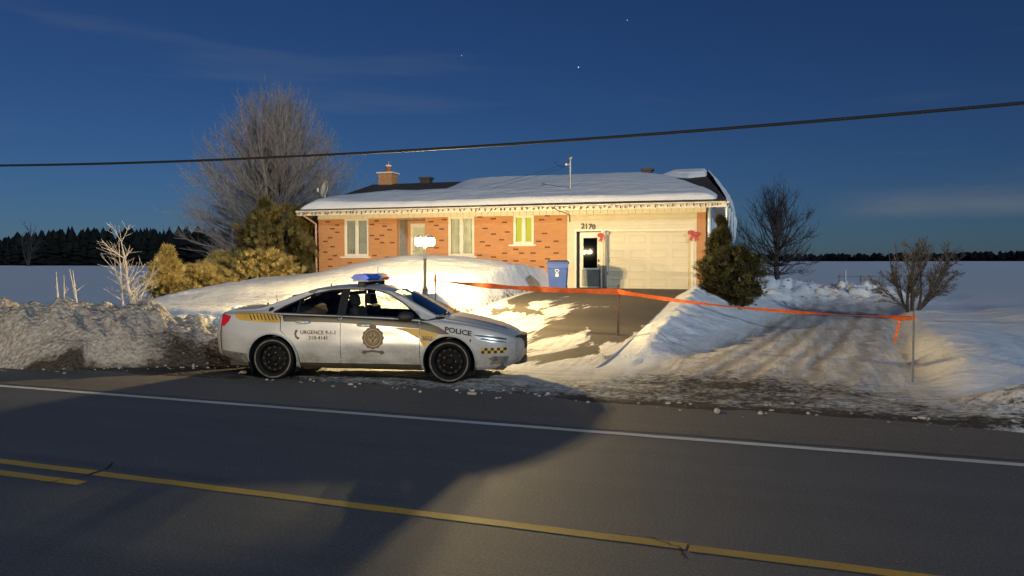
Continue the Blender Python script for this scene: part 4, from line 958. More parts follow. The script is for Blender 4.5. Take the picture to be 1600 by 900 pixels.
car = thing('police_car', 'white police sedan with red and blue roof lights parked across the driveway mouth', 'car', (-6.79, 11.68, 0.0), PC); car.scale = (1.03, 1.03, 1.02)
M['paint'] = m_paint()
M['carblack'] = simple('car_black_trim', (0.012, 0.012, 0.013), 0.6); M['carglass'] = glass('car_glass', (0.68, 0.70, 0.67), 0.85)
M['windscreen'] = glass('windscreen_glass', (0.55, 0.58, 0.55), 0.85)
M['decal_yellow'] = simple('yellow_decal', (0.50, 0.30, 0.045), 0.5, var=0.25, scale=4); M['decal_dark'] = simple('dark_olive_decal', (0.040, 0.036, 0.022), 0.4, var=0.3)
M['decal_brown'] = simple('brown_decal', (0.065, 0.035, 0.018), 0.5); M['decal_black'] = simple('black_decal', (0.015, 0.015, 0.02), 0.4); M['decal_gold'] = simple('gold_decal', (0.28, 0.19, 0.07), 0.5)
M['chrome'] = simple('chrome', (0.55, 0.55, 0.55), 0.3, 0.35); M['taillamp'] = simple('red_lens', (0.55, 0.012, 0.02), 0.15, var=0.2)
M['headlamp'] = glass('headlamp_lens', (0.9, 0.93, 0.95), 0.72); M['tyre'] = simple('tyre_rubber', (0.008, 0.008, 0.008), 0.85, spec=0.15, bmp=0.3); M['rim'] = simple('black_steel_rim', (0.004, 0.004, 0.004), 0.6, spec=0.12)
M['saltring'] = simple('salt_crusted_rim_edge', (0.11, 0.10, 0.09), 0.8, var=0.5, scale=14)
M['seat'] = simple('seat_cloth', (0.05, 0.048, 0.045), 0.9); M['blue_lens'] = simple('blue_lens', (0.015, 0.12, 0.72), 0.4, var=0.3, scale=12); M['red_lens'] = simple('red_beacon_lens', (0.80, 0.02, 0.03), 0.4, var=0.3, scale=12); M['clear_lens'] = simple('clear_lens', (0.62, 0.64, 0.66), 0.12)
# outlines of the glass, in side view
FWIN = [(-0.20, 1.055), (-0.20, 1.455), (0.10, 1.452), (0.30, 1.425), (0.48, 1.365), (0.70, 1.235), (0.90, 1.10), (1.00, 1.022), (0.6, 1.035)]
RWIN = [(-1.36, 1.098), (-1.22, 1.175), (-1.0, 1.290), (-0.78, 1.375), (-0.55, 1.425), (-0.33, 1.448), (-0.33, 1.062), (-0.8, 1.075)]
WS = [(0.50, -0.50), (0.50, 0.50), (0.80, 0.60), (1.25, 0.70), (1.33, 0.5), (1.35, 0.0), (1.33, -0.5), (1.25, -0.70), (0.80, -0.60)]
RG = [(-0.98, -0.52), (-0.98, 0.52), (-1.35, 0.58), (-1.68, 0.62), (-1.70, 0), (-1.68, -0.62), (-1.35, -0.58)]
X0, X1 = -2.33, 2.495
# inner dark shell shows in the shut lines
full = [(X0, -9), (0, -9), (X1, -9), (X1, 9), (0, 9), (X0, 9)]
fo_ = []
for (a, b), (c, d) in zip(full, full[1:] + full[:1]):
    n = 40; fo_ += [(a + (c - a) * k / n, b + (d - b) * k / n) for k in range(n)]
glz = [xz(FWIN, -1), xz(FWIN, 1), xz(RWIN, -1), xz(RWIN, 1), xy(WS), xy(RG)]
panel('inner_shell', fo_, glz, M['carblack'], car, -0.014, (0.06, 0.35), True)
G = 0.004
def zs_(x): return float(np.interp(x, CX, c_zs))
XD1, XD2, XD3 = 1.02, -0.26, -1.22       # door edges: front, middle, rear
def ztop(x): return float(np.interp(x, CX, c_zc - c_dr))
for sd in (-1, 1):
    wc = lambda x, w: (x, sd * w)
    # front fender with nose side
    fen = [wc(X1, 8.97)] + [wc(x, 2.42) for x in np.linspace(X1, 1.36, 24)] + [(1.30, float(w_of(np.array(1.30), np.array(zs_(1.30) + 0.03), sd)))] + xzo([(1.14, zs_(1.14) + 0.005), (XD1 + G, zs_(XD1) - 0.005), (XD1 + G, 0.30)], sd) + [wc(XD1 + G, 8.97)] + [wc(x, 8.97) for x in np.linspace(XD1 + 0.05, X1 - 0.03, 40)]
    panel('front_fender', fen, [], M['paint'], car, 0, (0.045, 0.22), True, sd)
    # doors
    fd_ = xz([(XD1 - G, 0.29), (XD1 - G, 0.99), (0.62, 1.015), (0.2, 1.03), (XD2 + G, 1.042), (XD2 + G, 0.29)], sd)
    d1 = panel('front_door', fd_, [], M['paint'], car, 0, (0.05, 0.25), True, sd)
    rd = xz([(XD2 - G, 0.29), (XD2 - G, 1.042), (-0.8, 1.06), (XD3 - 0.02, 1.075), (XD3 - 0.02, 0.80), (-1.05, 0.62), (-0.96, 0.45), (-0.93, 0.29)], sd)
    d2 = panel('rear_door', rd, [], M['paint'], car, 0, (0.05, 0.25), True, sd)
    # quarter panel, C pillar, roof rail, A pillar: everything left round the glass on this flank
    q1 = [wc(x, 8.97) for x in np.linspace(X0, -0.95, 36)] + xzo([(-0.945, 0.29), (-0.97, 0.45), (-1.06, 0.625), (XD3 - 0.03, 0.80), (XD3 - 0.03, 1.085), (-1.40, 1.092)], sd) \
        + xzo([(-1.40, 1.098), (-1.25, 1.19), (-1.0, 1.305), (-0.80, 1.388)], sd) + [wc(-0.80, 2.0)] + [wc(x, 1.99) for x in np.linspace(-0.86, X0, 36)]
    panel('quarter_panel', q1, [], M['paint'], car, 0, (0.045, 0.22), True, sd)
    pil = [wc(x, 1.98) for x in np.linspace(-0.795, 0.40, 26)] + [(a, float(wy_of(np.array(a), np.array(sd * b)))) for a, b in ((0.50, 0.515), (0.80, 0.615), (1.25, 0.715), (1.31, 0.72))] + xzo([(1.12, 0.99), (1.03, 1.005)], sd) + xzo([(1.015, 1.018), (0.91, 1.108), (0.71, 1.245), (0.49, 1.375), (0.31, 1.438), (0.10, 1.466), (-0.20, 1.468), (-0.33, 1.462), (-0.55, 1.44), (-0.79, 1.388)], sd)
    panel('roof_rail', pil, [], M['paint'], car, 0.001, (0.04, 0.12), False, sd)
    # dark pillar between the doors and window surround
    panel('door_pillar', xz([(-0.335, 1.055), (-0.335, 1.455), (-0.195, 1.46), (-0.195, 1.05)], sd), [], M['carblack'], car, 0.0, (0.04, 0.1), False, sd)
    panel('window_trim', xz([(-1.40, 1.078), (-0.8, 1.064), (-0.26, 1.046), (0.6, 1.02), (1.03, 0.995), (1.02, 1.018), (0.6, 1.037), (-0.26, 1.062), (-0.8, 1.079), (-1.37, 1.098)], sd), [], M['carblack'], car, 0.001, (0.05, 0.06), False, sd)
    panel('side_window', xz(FWIN, sd), [], M['carglass'], car, -0.006, (0.05, 0.1), False, sd)
    panel('side_window', xz(RWIN, sd), [], M['carglass'], car, -0.006, (0.05, 0.1), False, sd)
    panel('window_bar', xz([(-1.02, 1.085), (-1.02, 1.29), (-0.985, 1.305), (-0.985, 1.083)], sd), [], M['carblack'], car, -0.003, (0.04, 0.1), False, sd)
    # sill and moulding
    sill = [wc(x, 8.98) for x in np.linspace(-0.93, 1.05, 30)] + xzo([(1.05, 0.282), (0.0, 0.282), (-0.93, 0.282)], sd)
    panel('rocker_panel', sill, [], M['decal_dark'], car, 0.0, (0.06, 0.2), True, sd)
    panel('door_moulding', xz([(-0.92, 0.345), (0.22, 0.335), (0.22, 0.365), (-0.92, 0.375)], sd), [], M['paint'], d2, 0.012, (0.05, 0.05), False, sd)
    panel('door_moulding', xz([(0.40, 0.333), (1.0, 0.330), (1.0, 0.360), (0.40, 0.363)], sd), [], M['paint'], d1, 0.012, (0.05, 0.05), False, sd)
    # lamps
    panel('headlight', xz([(1.80, 0.775), (1.92, 0.772), (2.15, 0.745), (2.36, 0.70), (2.37, 0.62), (2.10, 0.655), (1.92, 0.69)], sd, 0.03), [], M['chrome'], car, 0.003, (0.03, 0.08), False, sd)
    panel('headlight_bezel', xz([(1.83, 0.768), (1.98, 0.76), (2.18, 0.735), (2.34, 0.695), (2.345, 0.675), (2.15, 0.705), (1.95, 0.735)], sd, 0.03), [], M['decal_black'], car, 0.006, (0.03, 0.08), False, sd)
    panel('headlight_bezel', xz([(1.95, 0.700), (2.10, 0.668), (2.35, 0.632), (2.35, 0.642), (2.12, 0.690), (1.99, 0.715)], sd, 0.03), [], M['decal_black'], car, 0.006, (0.03, 0.08), False, sd)
    panel('taillight', xz([(-2.30, 1.035), (-2.12, 1.02), (-2.15, 0.94), (-2.24, 0.855), (-2.325, 0.862)], sd, 0.03), [], M['taillamp'], car, 0.006, (0.03, 0.08), False, sd)
    panel('bumper_strip', xz([(-2.32, 0.47), (-1.84, 0.42), (-1.82, 0.30), (-1.95, 0.295), (-2.32, 0.375)], sd, 0.04), [], M['saltring'], car, 0.004, (0.05, 0.1), False, sd)
    panel('bumper_vent', xz([(2.08, 0.40), (2.16, 0.43), (2.38, 0.42), (2.34, 0.30), (2.10, 0.30), (2.13, 0.36)], sd, 0.04), [], M['saltring'], car, 0.004, (0.04, 0.1), False, sd)
    panel('fender_vent', xz([(1.07, 0.715), (1.28, 0.70), (1.22, 0.665), (1.08, 0.675)], sd, 0.03), [], M['decal_black'], car, 0.006, (0.03, 0.08), False, sd)
    # markings
    panel('yellow_marking', xz([(-2.06, 1.115 if 0 else 1.065), (-1.75, 1.075), (-1.42, 1.068), (-1.25, 1.05), (-1.25, 0.925), (-1.6, 0.935), (-1.95, 0.96), (-2.02, 1.0)], sd, 0.03), [], M['decal_yellow'], car, 0.003, (0.04, 0.08), False, sd)
    for k in range(9):
        x0 = -1.80 + k * 0.062; panel('hatch_mark', xz([(x0, 1.06), (x0 + 0.022, 1.06), (x0 + 0.075, 0.965), (x0 + 0.053, 0.965)], sd, 0.03), [], M['decal_dark'], car, 0.0045, (0.03, 0.08), False, sd)
    panel('dark_stripe', xz([(-1.238, 1.052), (XD2 - .008, 1.03), (XD2 - .008, 0.935), (-0.8, 0.945), (-1.19, 0.945)], sd, 0.04), [], M['decal_dark'], d2, 0.003, (0.05, 0.1), False, sd)
    panel('dark_stripe', xz([(XD2 + .008, 1.03), (0.5, 1.0), (XD1 - .008, 0.965), (XD1 - .008, 0.86), (0.7, 0.875), (0.3, 0.90), (XD2 + .008, 0.935)], sd, 0.04), [], M['decal_dark'], d1, 0.003, (0.05, 0.1), False, sd)
    panel('yellow_marking', xz([(0.58, 0.872), (XD1 - .008, 0.85), (XD1 - .008, 0.70), (0.82, 0.80)], sd, 0.03), [], M['decal_yellow'], d1, 0.003, (0.05, 0.08), False, sd)
    panel('dark_stripe', xz([(XD1 + .008, 0.965), (1.16, 0.945), (1.32, 0.885), (1.46, 0.80), (1.50, 0.772), (1.35, 0.772), (1.16, 0.815), (XD1 + .008, 0.85)], sd, 0.03), [], M['decal_dark'], car, 0.003, (0.04, 0.08), False, sd)
    panel('yellow_marking', xz([(XD1 + .008, 0.845), (1.16, 0.81), (1.33, 0.77), (1.25, 0.69), (1.13, 0.60), (1.10, 0.56), (XD1 + .008, 0.66)], sd, 0.03), [], M['decal_yellow'], car, 0.003, (0.04, 0.08), False, sd)
    for r in range(2):
        for k in range(8):
            x0 = 1.98 + k * 0.046; z0 = 0.475 + r * 0.043
            panel('checker', xz([(x0, z0), (x0 + 0.046, z0), (x0 + 0.046, z0 + 0.043), (x0, z0 + 0.043)], sd, 0.03), [], M['decal_yellow'] if (k + r) % 2 else M['decal_black'], car, 0.003, (0.05, 0.08), False, sd)
    # round crest with a ribbon
    def disc(cx, cz, r0, r1, mt, off, wob=0.0):
        th = np.linspace(0, 2 * math.pi, 48, endpoint=False); rr = r1 * (1 + wob * np.cos(th * 12))
        o = list(zip((cx + rr * np.cos(th)).tolist(), w_of(cx + rr * np.cos(th), cz + rr * np.sin(th), sd).tolist())); h = []
        if r0 > 0: h = [list(zip((cx + r0 * np.cos(th)).tolist(), w_of(cx + r0 * np.cos(th), cz + r0 * np.sin(th), sd).tolist()))]
        panel('crest', o, h, mt, d1, off, (0.03, 0.08), False, sd)
    cx, cz = 0.27, 0.70
    disc(cx, cz, 0.0, 0.172, M['decal_brown'], 0.003, 0.05); disc(cx, cz, 0.125, 0.142, M['decal_gold'], 0.005); disc(cx, cz, 0.0, 0.100, M['decal_gold'], 0.005); disc(cx, cz, 0.076, 0.092, M['decal_brown'], 0.0065)
    for pl in ([(0, 0.075), (0.022, 0.045), (0.014, 0.014), (-0.014, 0.014), (-0.022, 0.045)], [(0.014, 0.014), (0.055, 0.04), (0.07, 0.01), (0.045, -0.012), (0.014, -0.014)], [(-0.014, 0.014), (-0.055, 0.04), (-0.07, 0.01), (-0.045, -0.012), (-0.014, -0.014)], [(-0.014, -0.014), (0.014, -0.014), (0.022, -0.065), (-0.022, -0.065)]):
        panel('crest', xz([(cx + a, cz + b) for a, b in pl], sd, 0.02), [], M['decal_brown'], d1, 0.0065, (0.02, 0.05), False, sd)
    panel('crest', xz([(cx - 0.06, cz + 0.16), (cx - 0.05, cz + 0.195), (cx, cz + 0.215), (cx + 0.05, cz + 0.195), (cx + 0.06, cz + 0.16)], sd, 0.02), [], M['decal_brown'], d1, 0.0035, (0.03, 0.06), False, sd)
    panel('crest', xz([(cx - 0.19, cz - 0.235), (cx - 0.16, cz - 0.195), (cx - 0.09, cz - 0.20), (cx, cz - 0.188), (cx + 0.09, cz - 0.20), (cx + 0.16, cz - 0.195), (cx + 0.19, cz - 0.235), (cx + 0.13, cz - 0.262), (cx + 0.11, cz - 0.235), (cx, cz - 0.222), (cx - 0.11, cz - 0.235), (cx - 0.13, cz - 0.262)], sd, 0.02), [], M['decal_brown'], d1, 0.0035, (0.03, 0.06), False, sd)
    # lettering wrapped on to the skin
    def letter(s, cx, cz, size, mt, par, bold=0.0, sp=1.0, rot=0.0, wide=1.0):
        me = text_mesh(s, size, 0, bold); n = len(me.vertices); co = np.zeros(n * 3); me.vertices.foreach_get('co', co); co = co.reshape(-1, 3)
        a = co[:, 0] * wide * (-sd) ; b = co[:, 1]; ca, sa = math.cos(rot), math.sin(rot)
        x = cx + a * ca * 1.0 + 0 * b; z = cz + b + a * sa
        P, N = SN(x, w_of(x, z, sd)); P = P + N * 0.0065; me.vertices.foreach_set('co', P.ravel()); me.materials.append(mt); me.update()
        if sd > 0: pass
        o = bpy.data.objects.new('lettering', me); col.objects.link(o); o.parent = par
    if sd < 0:
        letter('POLICE', 1.62, 0.815, 0.105, M['decal_black'], car, 0.003, 1, -0.17, 1.22); letter('3077', 1.14, 0.705, 0.085, M['decal_brown'], car, 0.001, 1, -0.06)
        letter('URGENCE 9-1-1', -0.62, 0.775, 0.085, M['decal_brown'], d2, 0.001); letter('310-4141', -0.62, 0.690, 0.085, M['decal_brown'], d2, 0.001)
        panel('phone_mark', xz([(-1.00, 0.81), (-0.97, 0.82), (-0.955, 0.79), (-0.975, 0.775), (-0.982, 0.735), (-0.955, 0.70), (-0.935, 0.70), (-0.93, 0.67), (-0.96, 0.66), (-1.00, 0.70), (-1.012, 0.755)], sd, 0.02), [], M['decal_brown'], d2, 0.004, (0.03, 0.05), False, sd)
    else:
        letter('POLICE', 1.62, 0.815, 0.105, M['decal_black'], car, 0.003, 1, 0, 1.22)
    panel('pillar_badge', xz([(-1.51, 1.155), (-1.46, 1.165), (-1.42, 1.15), (-1.425, 1.115), (-1.465, 1.092), (-1.50, 1.112)], sd, 0.02), [], M['decal_dark'], car, 0.004, (0.03, 0.04), False, sd)
    panel('fender_mark', xz([(1.80, 0.70), (1.825, 0.695), (1.82, 0.655), (1.805, 0.655)], sd, 0.02), [], M['decal_black'], car, 0.004, (0.03, 0.04), False, sd)
    # handles, mirror
    for xh, zh, par in ((-0.98, 0.945, d2), (0.02, 0.905, d1)):
        p0 = S(np.array(xh), w_of(np.array(xh), np.array(zh), sd)); p1 = S(np.array(xh + 0.22), w_of(np.array(xh + 0.22), np.array(zh - 0.006), sd)); o_ = np.array([0, sd * 0.034, 0])
        mb = MB(); mb.tube([p0 - o_ * .2, p0 + o_ * 0.8 + np.array([.02, 0, 0]), (p0 + p1) / 2 + o_, p1 + o_ * 0.8 - np.array([.02, 0, 0]), p1 - o_ * .2], [0.018, 0.024, 0.026, 0.024, 0.018], 8); mb.build('handle', M['chrome'], par, True)
    pm = S(np.array(0.90), w_of(np.array(0.90), np.array(1.04), sd))
    mb = MB(); prof = [(-0.10, 0.028), (-0.075, 0.07), (-0.02, 0.085), (0.05, 0.078), (0.10, 0.05), (0.125, 0.01)]
    vs = []; nn = 12
    for a, r_ in prof:
        for k in range(nn):
            t_ = 2 * math.pi * k / nn; vs.append((0.80 + a, pm[1] + sd * (0.125 + 0.105 * math.copysign(abs(math.cos(t_)) ** 0.6, math.cos(t_)) * (0.75 + r_ * 3)), 1.045 + r_ * math.copysign(abs(math.sin(t_)) ** 0.7, math.sin(t_))))
    mb.add(vs, [(i * nn + k, i * nn + (k + 1) % nn, (i + 1) * nn + (k + 1) % nn, (i + 1) * nn + k) for i in range(5) for k in range(nn)] + [tuple(range(nn)), tuple(range(5 * nn + nn - 1, 5 * nn - 1, -1))])
    mb.tube([(0.86, pm[1] - sd * 0.03, 1.02), (0.82, pm[1] + sd * 0.06, 1.03)], 0.03, 8); mir = mb.build('mirror', M['carblack'], car, auto=R(60))
    # wheel house liner
    for cx, cz, r in ARCH:
        mb = MB(); n = 28; vs = []
        for k in range(n + 1):
            a = R(-30) + R(240) * k / n; zz = cz + r * 1.0 * math.sin(a); x = cx + r * 1.0 * math.cos(a)
            yo = 0.93 if zz < 0.62 else 0.90
            vs += [(x, sd * (yo - 0.03), zz), (x, sd * 0.55, zz)]
        mb.add(vs, [(2 * k, 2 * k + 1, 2 * k + 3, 2 * k + 2) for k in range(n)])
        mb.add([(cx, sd * 0.56, cz)] + [(cx + r * math.cos(R(-30) + R(240) * k / n), sd * 0.56, cz + r * math.sin(R(-30) + R(240) * k / n)) for k in range(n + 1)], [(0, k + 1, k + 2) for k in range(n)])
        mb.build('wheel_liner', M['carblack'], car)
        # rolled lip of the arch
        x, z = arch_pts(cx, cz, r, sd); P, N = SN(x, w_of(x, z, sd)); mb = MB(); mb.tube([p for p in P + N * 0.004], 0.012, 6); mb.build('arch_lip', M['paint'], car, True)
# top surfaces
hood = [(1.37, w_) for w_ in np.linspace(-2.40, 2.40, 30)] + [(x, 2.40) for x in np.linspace(1.40, X1, 30)] + [(X1, w_) for w_ in np.linspace(2.3, -2.3, 24)] + [(x, -2.40) for x in np.linspace(X1, 1.40, 30)]
hd = panel('hood', hood, [], M['paint'], car, 0, (0.05, 0.2))
for yy in (-0.36, 0.36):
    panel('dark_stripe', xy([(1.45, yy - 0.05), (1.45, yy + 0.05), (2.3, yy * 0.8 + 0.035), (2.3, yy * 0.8 - 0.035)]), [], M['decal_dark'], hd, 0.003, (0.06, 0.1))
cowl = xy([(1.33, -0.70), (1.36, -0.5), (1.365, 0), (1.36, 0.5), (1.33, 0.70), (1.26, 0.715), (1.338, 0.5), (1.352, 0), (1.338, -0.5), (1.26, -0.715)]); panel('cowl', cowl, [], M['carblack'], car, 0.001, (0.03, 0.1))
rf = [(x, 1.97) for x in np.linspace(-0.93, 0.42, 26)] + [(0.49, float(wy_of(np.array(0.49), np.array(b)))) for b in (0.50, 0.25, 0.0, -0.25, -0.50)] + [(x, -1.97) for x in np.linspace(0.42, -0.93, 26)] + [(-0.965, float(wy_of(np.array(-0.965), np.array(b)))) for b in (-0.5, -0.25, 0, 0.25, 0.5)]
panel('roof', rf, [], M['paint'], car, 0, (0.05, 0.2))
panel('windscreen', xy(WS), [], M['windscreen'], car, -0.004, (0.05, 0.2)); panel('rear_window', xy(RG), [], M['carglass'], car, -0.004, (0.05, 0.2))
tr = [(X0, w_) for w_ in np.linspace(-1.97, 1.97, 24)] + [(x, 1.97) for x in np.linspace(X0 + .03, -1.72, 16)] + [(-1.715, w_) for w_ in np.linspace(1.9, -1.9, 20)] + [(x, -1.97) for x in np.linspace(-1.72, X0 + .03, 16)]
panel('boot_lid', tr, [], M['paint'], car, 0, (0.05, 0.2))
lipm = MB(); lipm.tube([(-2.27 + 0.05 * (y_ / 0.6) ** 2, y_, 1.150 - 0.02 * (y_ / .6) ** 2) for y_ in np.linspace(-0.62, 0.62, 15)], 0.016, 8); lipm.build('boot_spoiler', M['paint'], car, True)
# front and rear ends close the body
def endcap(name, x, bul, mat, zmid):
    w_ = np.concatenate([np.linspace(-8.98, 8.98, 90)]); ring0 = S(np.full(90, x), w_); rings = []
    for s in (1.0, 0.97, 0.92, 0.84, 0.72, 0.55, 0.35, 0.15):
        q = ring0.copy(); q[:, 1] *= s; q[:, 2] = zmid + (q[:, 2] - zmid) * (s ** 0.85); q[:, 0] = x + bul * (1 - s * s) ** 0.6; rings.append(q)
    V = np.concatenate(rings); Fq = []
    for i in range(len(rings) - 1):
        for k in range(89): Fq.append((i * 90 + k, i * 90 + k + 1, (i + 1) * 90 + k + 1, (i + 1) * 90 + k))
        Fq.append((i * 90 + 89, i * 90, (i + 1) * 90, (i + 1) * 90 + 89))
    m = (len(rings) - 1) * 90
    for k in range(1, 44): Fq.append((m + k, m + k + 1, m + 89 - k - 1, m + 89 - k))
    return np_mesh(name, V, np.array(Fq), mat, car)
endcap('front_bumper', X1 - 0.002, 0.075, M['paint'], 0.52); endcap('rear_bumper', X0 + 0.002, -0.25, M['paint'], 0.60)
# grille: a black bowed trapezoid with bars, and the number plate
def bowed(name, y0, y1, z0, z1, xf, th, mat, par, top=1.0):
    n = 13; vs = []
    for zz, k in ((z0, 0.86), (z1, top)):
        for y_ in np.linspace(y0, y1, n): vs += [(xf - 0.22 * (y_ / 0.6) ** 2, y_ * k, zz), (xf - th - 0.22 * (y_ / 0.6) ** 2, y_ * k, zz)]
    mb = MB(); a = 2 * n; fs = []
    for k in range(n - 1):
        i, j = 2 * k, 2 * k + 2
        fs += [(i, j, a + j, a + i), (i + 1, a + i + 1, a + j + 1, j + 1), (a + i, a + j, a + j + 1, a + i + 1), (i, i + 1, j + 1, j)]
    fs += [(0, a, a + 1, 1), (2 * n - 2, 2 * n - 1, a + 2 * n - 1, a + 2 * n - 2)]; mb.add(vs, fs); return mb.build(name, mat, par, auto=R(40))
gr = bowed('grille', -0.44, 0.44, 0.485, 0.715, 2.583, 0.12, M['carblack'], car, 1.0)
for k in range(4): bowed('grille_bar', -0.41, 0.41, 0.51 + k * 0.052, 0.522 + k * 0.052, 2.590, 0.03, M['rim'], gr, 0.88 + .03 * k)
bowed('air_intake', -0.42, 0.42, 0.25, 0.34, 2.585, 0.10, M['carblack'], car)
mb = MB(); mb.box(-2.49, -2.465, -0.26, 0.26, 0.70, 0.86); mb.build('rear_plate', M['trim'], car)
# floor pan and cabin
mb = MB(); mb.box(-2.2, 2.3, -0.72, 0.72, 0.205, 0.30); mb.build('floor_pan', M['carblack'], car)
mb = MB(); mb.box(-0.7, 0.9, -0.85, 0.85, 0.30, 0.42); mb.build('cabin_floor', M['carblack'], car)
mb = MB(); mb.box(0.86, 1.22, -0.76, 0.76, 0.60, 0.98); mb.build('dashboard', M['carblack'], car, bevel=0.05)
def seat(x, y, wd, nm):
    mb = MB(); mb.box(x - 0.05, x + 0.48, y - wd, y + wd, 0.42, 0.60)
    Ms = Matrix.Translation((x, y, 0.58)) @ Matrix.Rotation(R(-14), 4, 'Y'); mb.box(-0.09, 0.07, -wd, wd, 0.0, 0.60, Ms); s = mb.build(nm, M['seat'], car, bevel=0.045)
    for hy in ((0,) if wd < 0.4 else (-0.38, 0.38)):
        h = MB(); h.box(-0.055, 0.045, hy - 0.14, hy + 0.14, 0.62, 0.80, Ms); h.box(-0.01, 0.01, hy - 0.05, hy + 0.05, 0.56, 0.65, Ms); h.build('headrest', M['seat'], s, bevel=0.025)
seat(-0.02, 0.40, 0.25, 'front_seat'); seat(-0.02, -0.40, 0.25, 'front_seat'); seat(-1.0, 0.0, 0.62, 'rear_seat')
mb = MB(); mb.tube([(0.72 + 0.06 * math.sin(t), 0.40 + 0.18 * math.cos(t), 0.93 + 0.17 * math.sin(t)) for t in np.linspace(0, 2 * math.pi, 21)], 0.015, 6); mb.build('steering_wheel', M['carblack'], car)
mb = MB(); mb.box(-0.36, -0.33, -0.66, 0.66, 0.5, 0.98); mb.box(-0.36, -0.33, -0.60, 0.60, 1.34, 1.40)
for k in (-0.6, 0, 0.6): mb.box(-0.36, -0.33, k - 0.015, k + 0.015, 0.98, 1.34)
mb.build('partition', M['carblack'], car)
mb = MB(); mb.box(0.42, 0.66, -0.14, 0.10, 0.62, 1.0, Matrix.Translation((0, 0, 0.0)) ); mb.build('computer', M['carblack'], car, bevel=0.02)
# wheels
def wheel(x, y, sd):
    M4 = Matrix.Diagonal((1, sd, 1, 1))
    mb = MB(); mb.lathe([(0.245, 0.10), (0.262, 0.115), (0.305, 0.118), (0.332, 0.105), (0.341, 0.07), (0.343, 0), (0.341, -0.07), (0.332, -0.105), (0.30, -0.118), (0.24, -0.10)], 40, M4, 'y'); t = mb.build('wheel', M['tyre'], car, True, loc=(x, y, 0.343))
    mb = MB(); mb.lathe([(0.286, 0.1185), (0.292, 0.1205), (0.302, 0.1205), (0.307, 0.1180)], 40, M4, 'y'); mb.build('tyre_sidewall', M['saltring'], t, True)
    mb = MB(); mb.lathe([(0.246, 0.100), (0.232, 0.098), (0.222, 0.06), (0.215, 0.02), (0.16, 0.03), (0.12, 0.055), (0.07, 0.06), (0.0, 0.06)], 36, M4, 'y'); rim = mb.build('rim', M['rim'], t, True)
    for k in range(12):
        a = k * math.pi / 6; mb = MB(); mb.lathe([(0.0, 0.034), (0.018, 0.034), (0.021, 0.030)], 10, Matrix.Translation((0.185 * math.cos(a), 0, 0.185 * math.sin(a))) @ M4, 'y'); mb.build('slot', M['wheelblack'], t)
    mb = MB(); mb.lathe([(0.075, 0.058), (0.07, 0.082), (0.045, 0.092), (0.0, 0.094)], 20, M4, 'y'); mb.build('hub_cap', M['rim'], t, True)
    for k in range(5):
        a = k * 2 * math.pi / 5; mb = MB(); mb.lathe([(0.0, 0.078), (0.011, 0.077), (0.012, 0.058)], 6, Matrix.Translation((0.10 * math.cos(a), 0, 0.10 * math.sin(a))) @ M4, 'y'); mb.build('wheel_nut', M['saltring'], t)
for x in (1.475, -1.393):
    for sd in (-1, 1): wheel(x, sd * 0.79, sd)
# roof light bar
lb = MB(); lb.tube([(-0.05, y_, 1.575) for y_ in np.linspace(-0.50, 0.50, 9)], 0.05, 10); lb = lb.build('light_bar', M['carblack'], car)
def lens(y0, y1, mt, nm='lens'):
    n = 9; vs = []; fs = []
    prof = [(-0.13, 1.600), (-0.185, 1.640), (-0.12, 1.700), (0.10, 1.700), (0.165, 1.640), (0.11, 1.600)]
    ys_ = np.linspace(y0, y1, n); m = len(prof)
    for y_ in ys_:
        e = 1 - 0.18 * max(0, (abs(y_) - 0.45) / 0.17) ** 2; sw = 0.0
        for a, z in prof: vs.append((-0.03 + a * e + sw, y_, 1.64 + (z - 1.64) * e))
    for i in range(n - 1):
        for k in range(m): fs.append((i * m + k, i * m + (k + 1) % m, (i + 1) * m + (k + 1) % m, (i + 1) * m + k))
    fs += [tuple(range(m)), tuple(range((n - 1) * m + m - 1, (n - 1) * m - 1, -1))]
    mb = MB(); mb.add(vs, fs); mb.build(nm, mt, lb, bevel=0.006)
lens(-0.62, -0.085, M['blue_lens']); lens(-0.08, 0.08, M['clear_lens']); lens(0.085, 0.62, M['red_lens'])
mb = MB(); mb.box(-0.17, 0.11, -0.60, 0.60, 1.582, 1.600); mb.build('bar_tray', M['steel'], lb, bevel=0.006)
for s in (-1, 1):
    mb = MB(); mb.box(-0.10, 0.02, s * 0.52 - 0.03, s * 0.52 + 0.03, 1.47, 1.58); mb.build('bar_foot', M['carblack'], lb, bevel=0.01)
# aerials
for x, y, L in ((-1.72, 0.0, 0.13), (-1.98, 0.2, 0.07), (-0.75, 0.0, 0.02)):
    z = float(np.interp(x, CX, c_zc)); mb = MB(); mb.tube([(x, y, z - 0.01), (x, y, z + 0.025), (x, y, z + 0.03), (x - 0.01, y, z + 0.03 + L)], [0.022, 0.014, 0.005, 0.003], 6); mb.build('aerial', M['carblack'], car)
# wipers
for y0 in (-0.45, 0.15):
    pts_ = [S(np.array(1.33 - 0.02 * k), float(wy_of(np.array(1.33 - 0.02 * k), np.array(y0 + 0.13 * k)))) + np.array([0.01, 0, 0.02]) for k in range(5)]
    mb = MB(); mb.tube(pts_, 0.009, 5); mb.build('wiper', M['carblack'], car)

# ================================================================== PROPS
def gz(x, y): return float(ground(x, y))
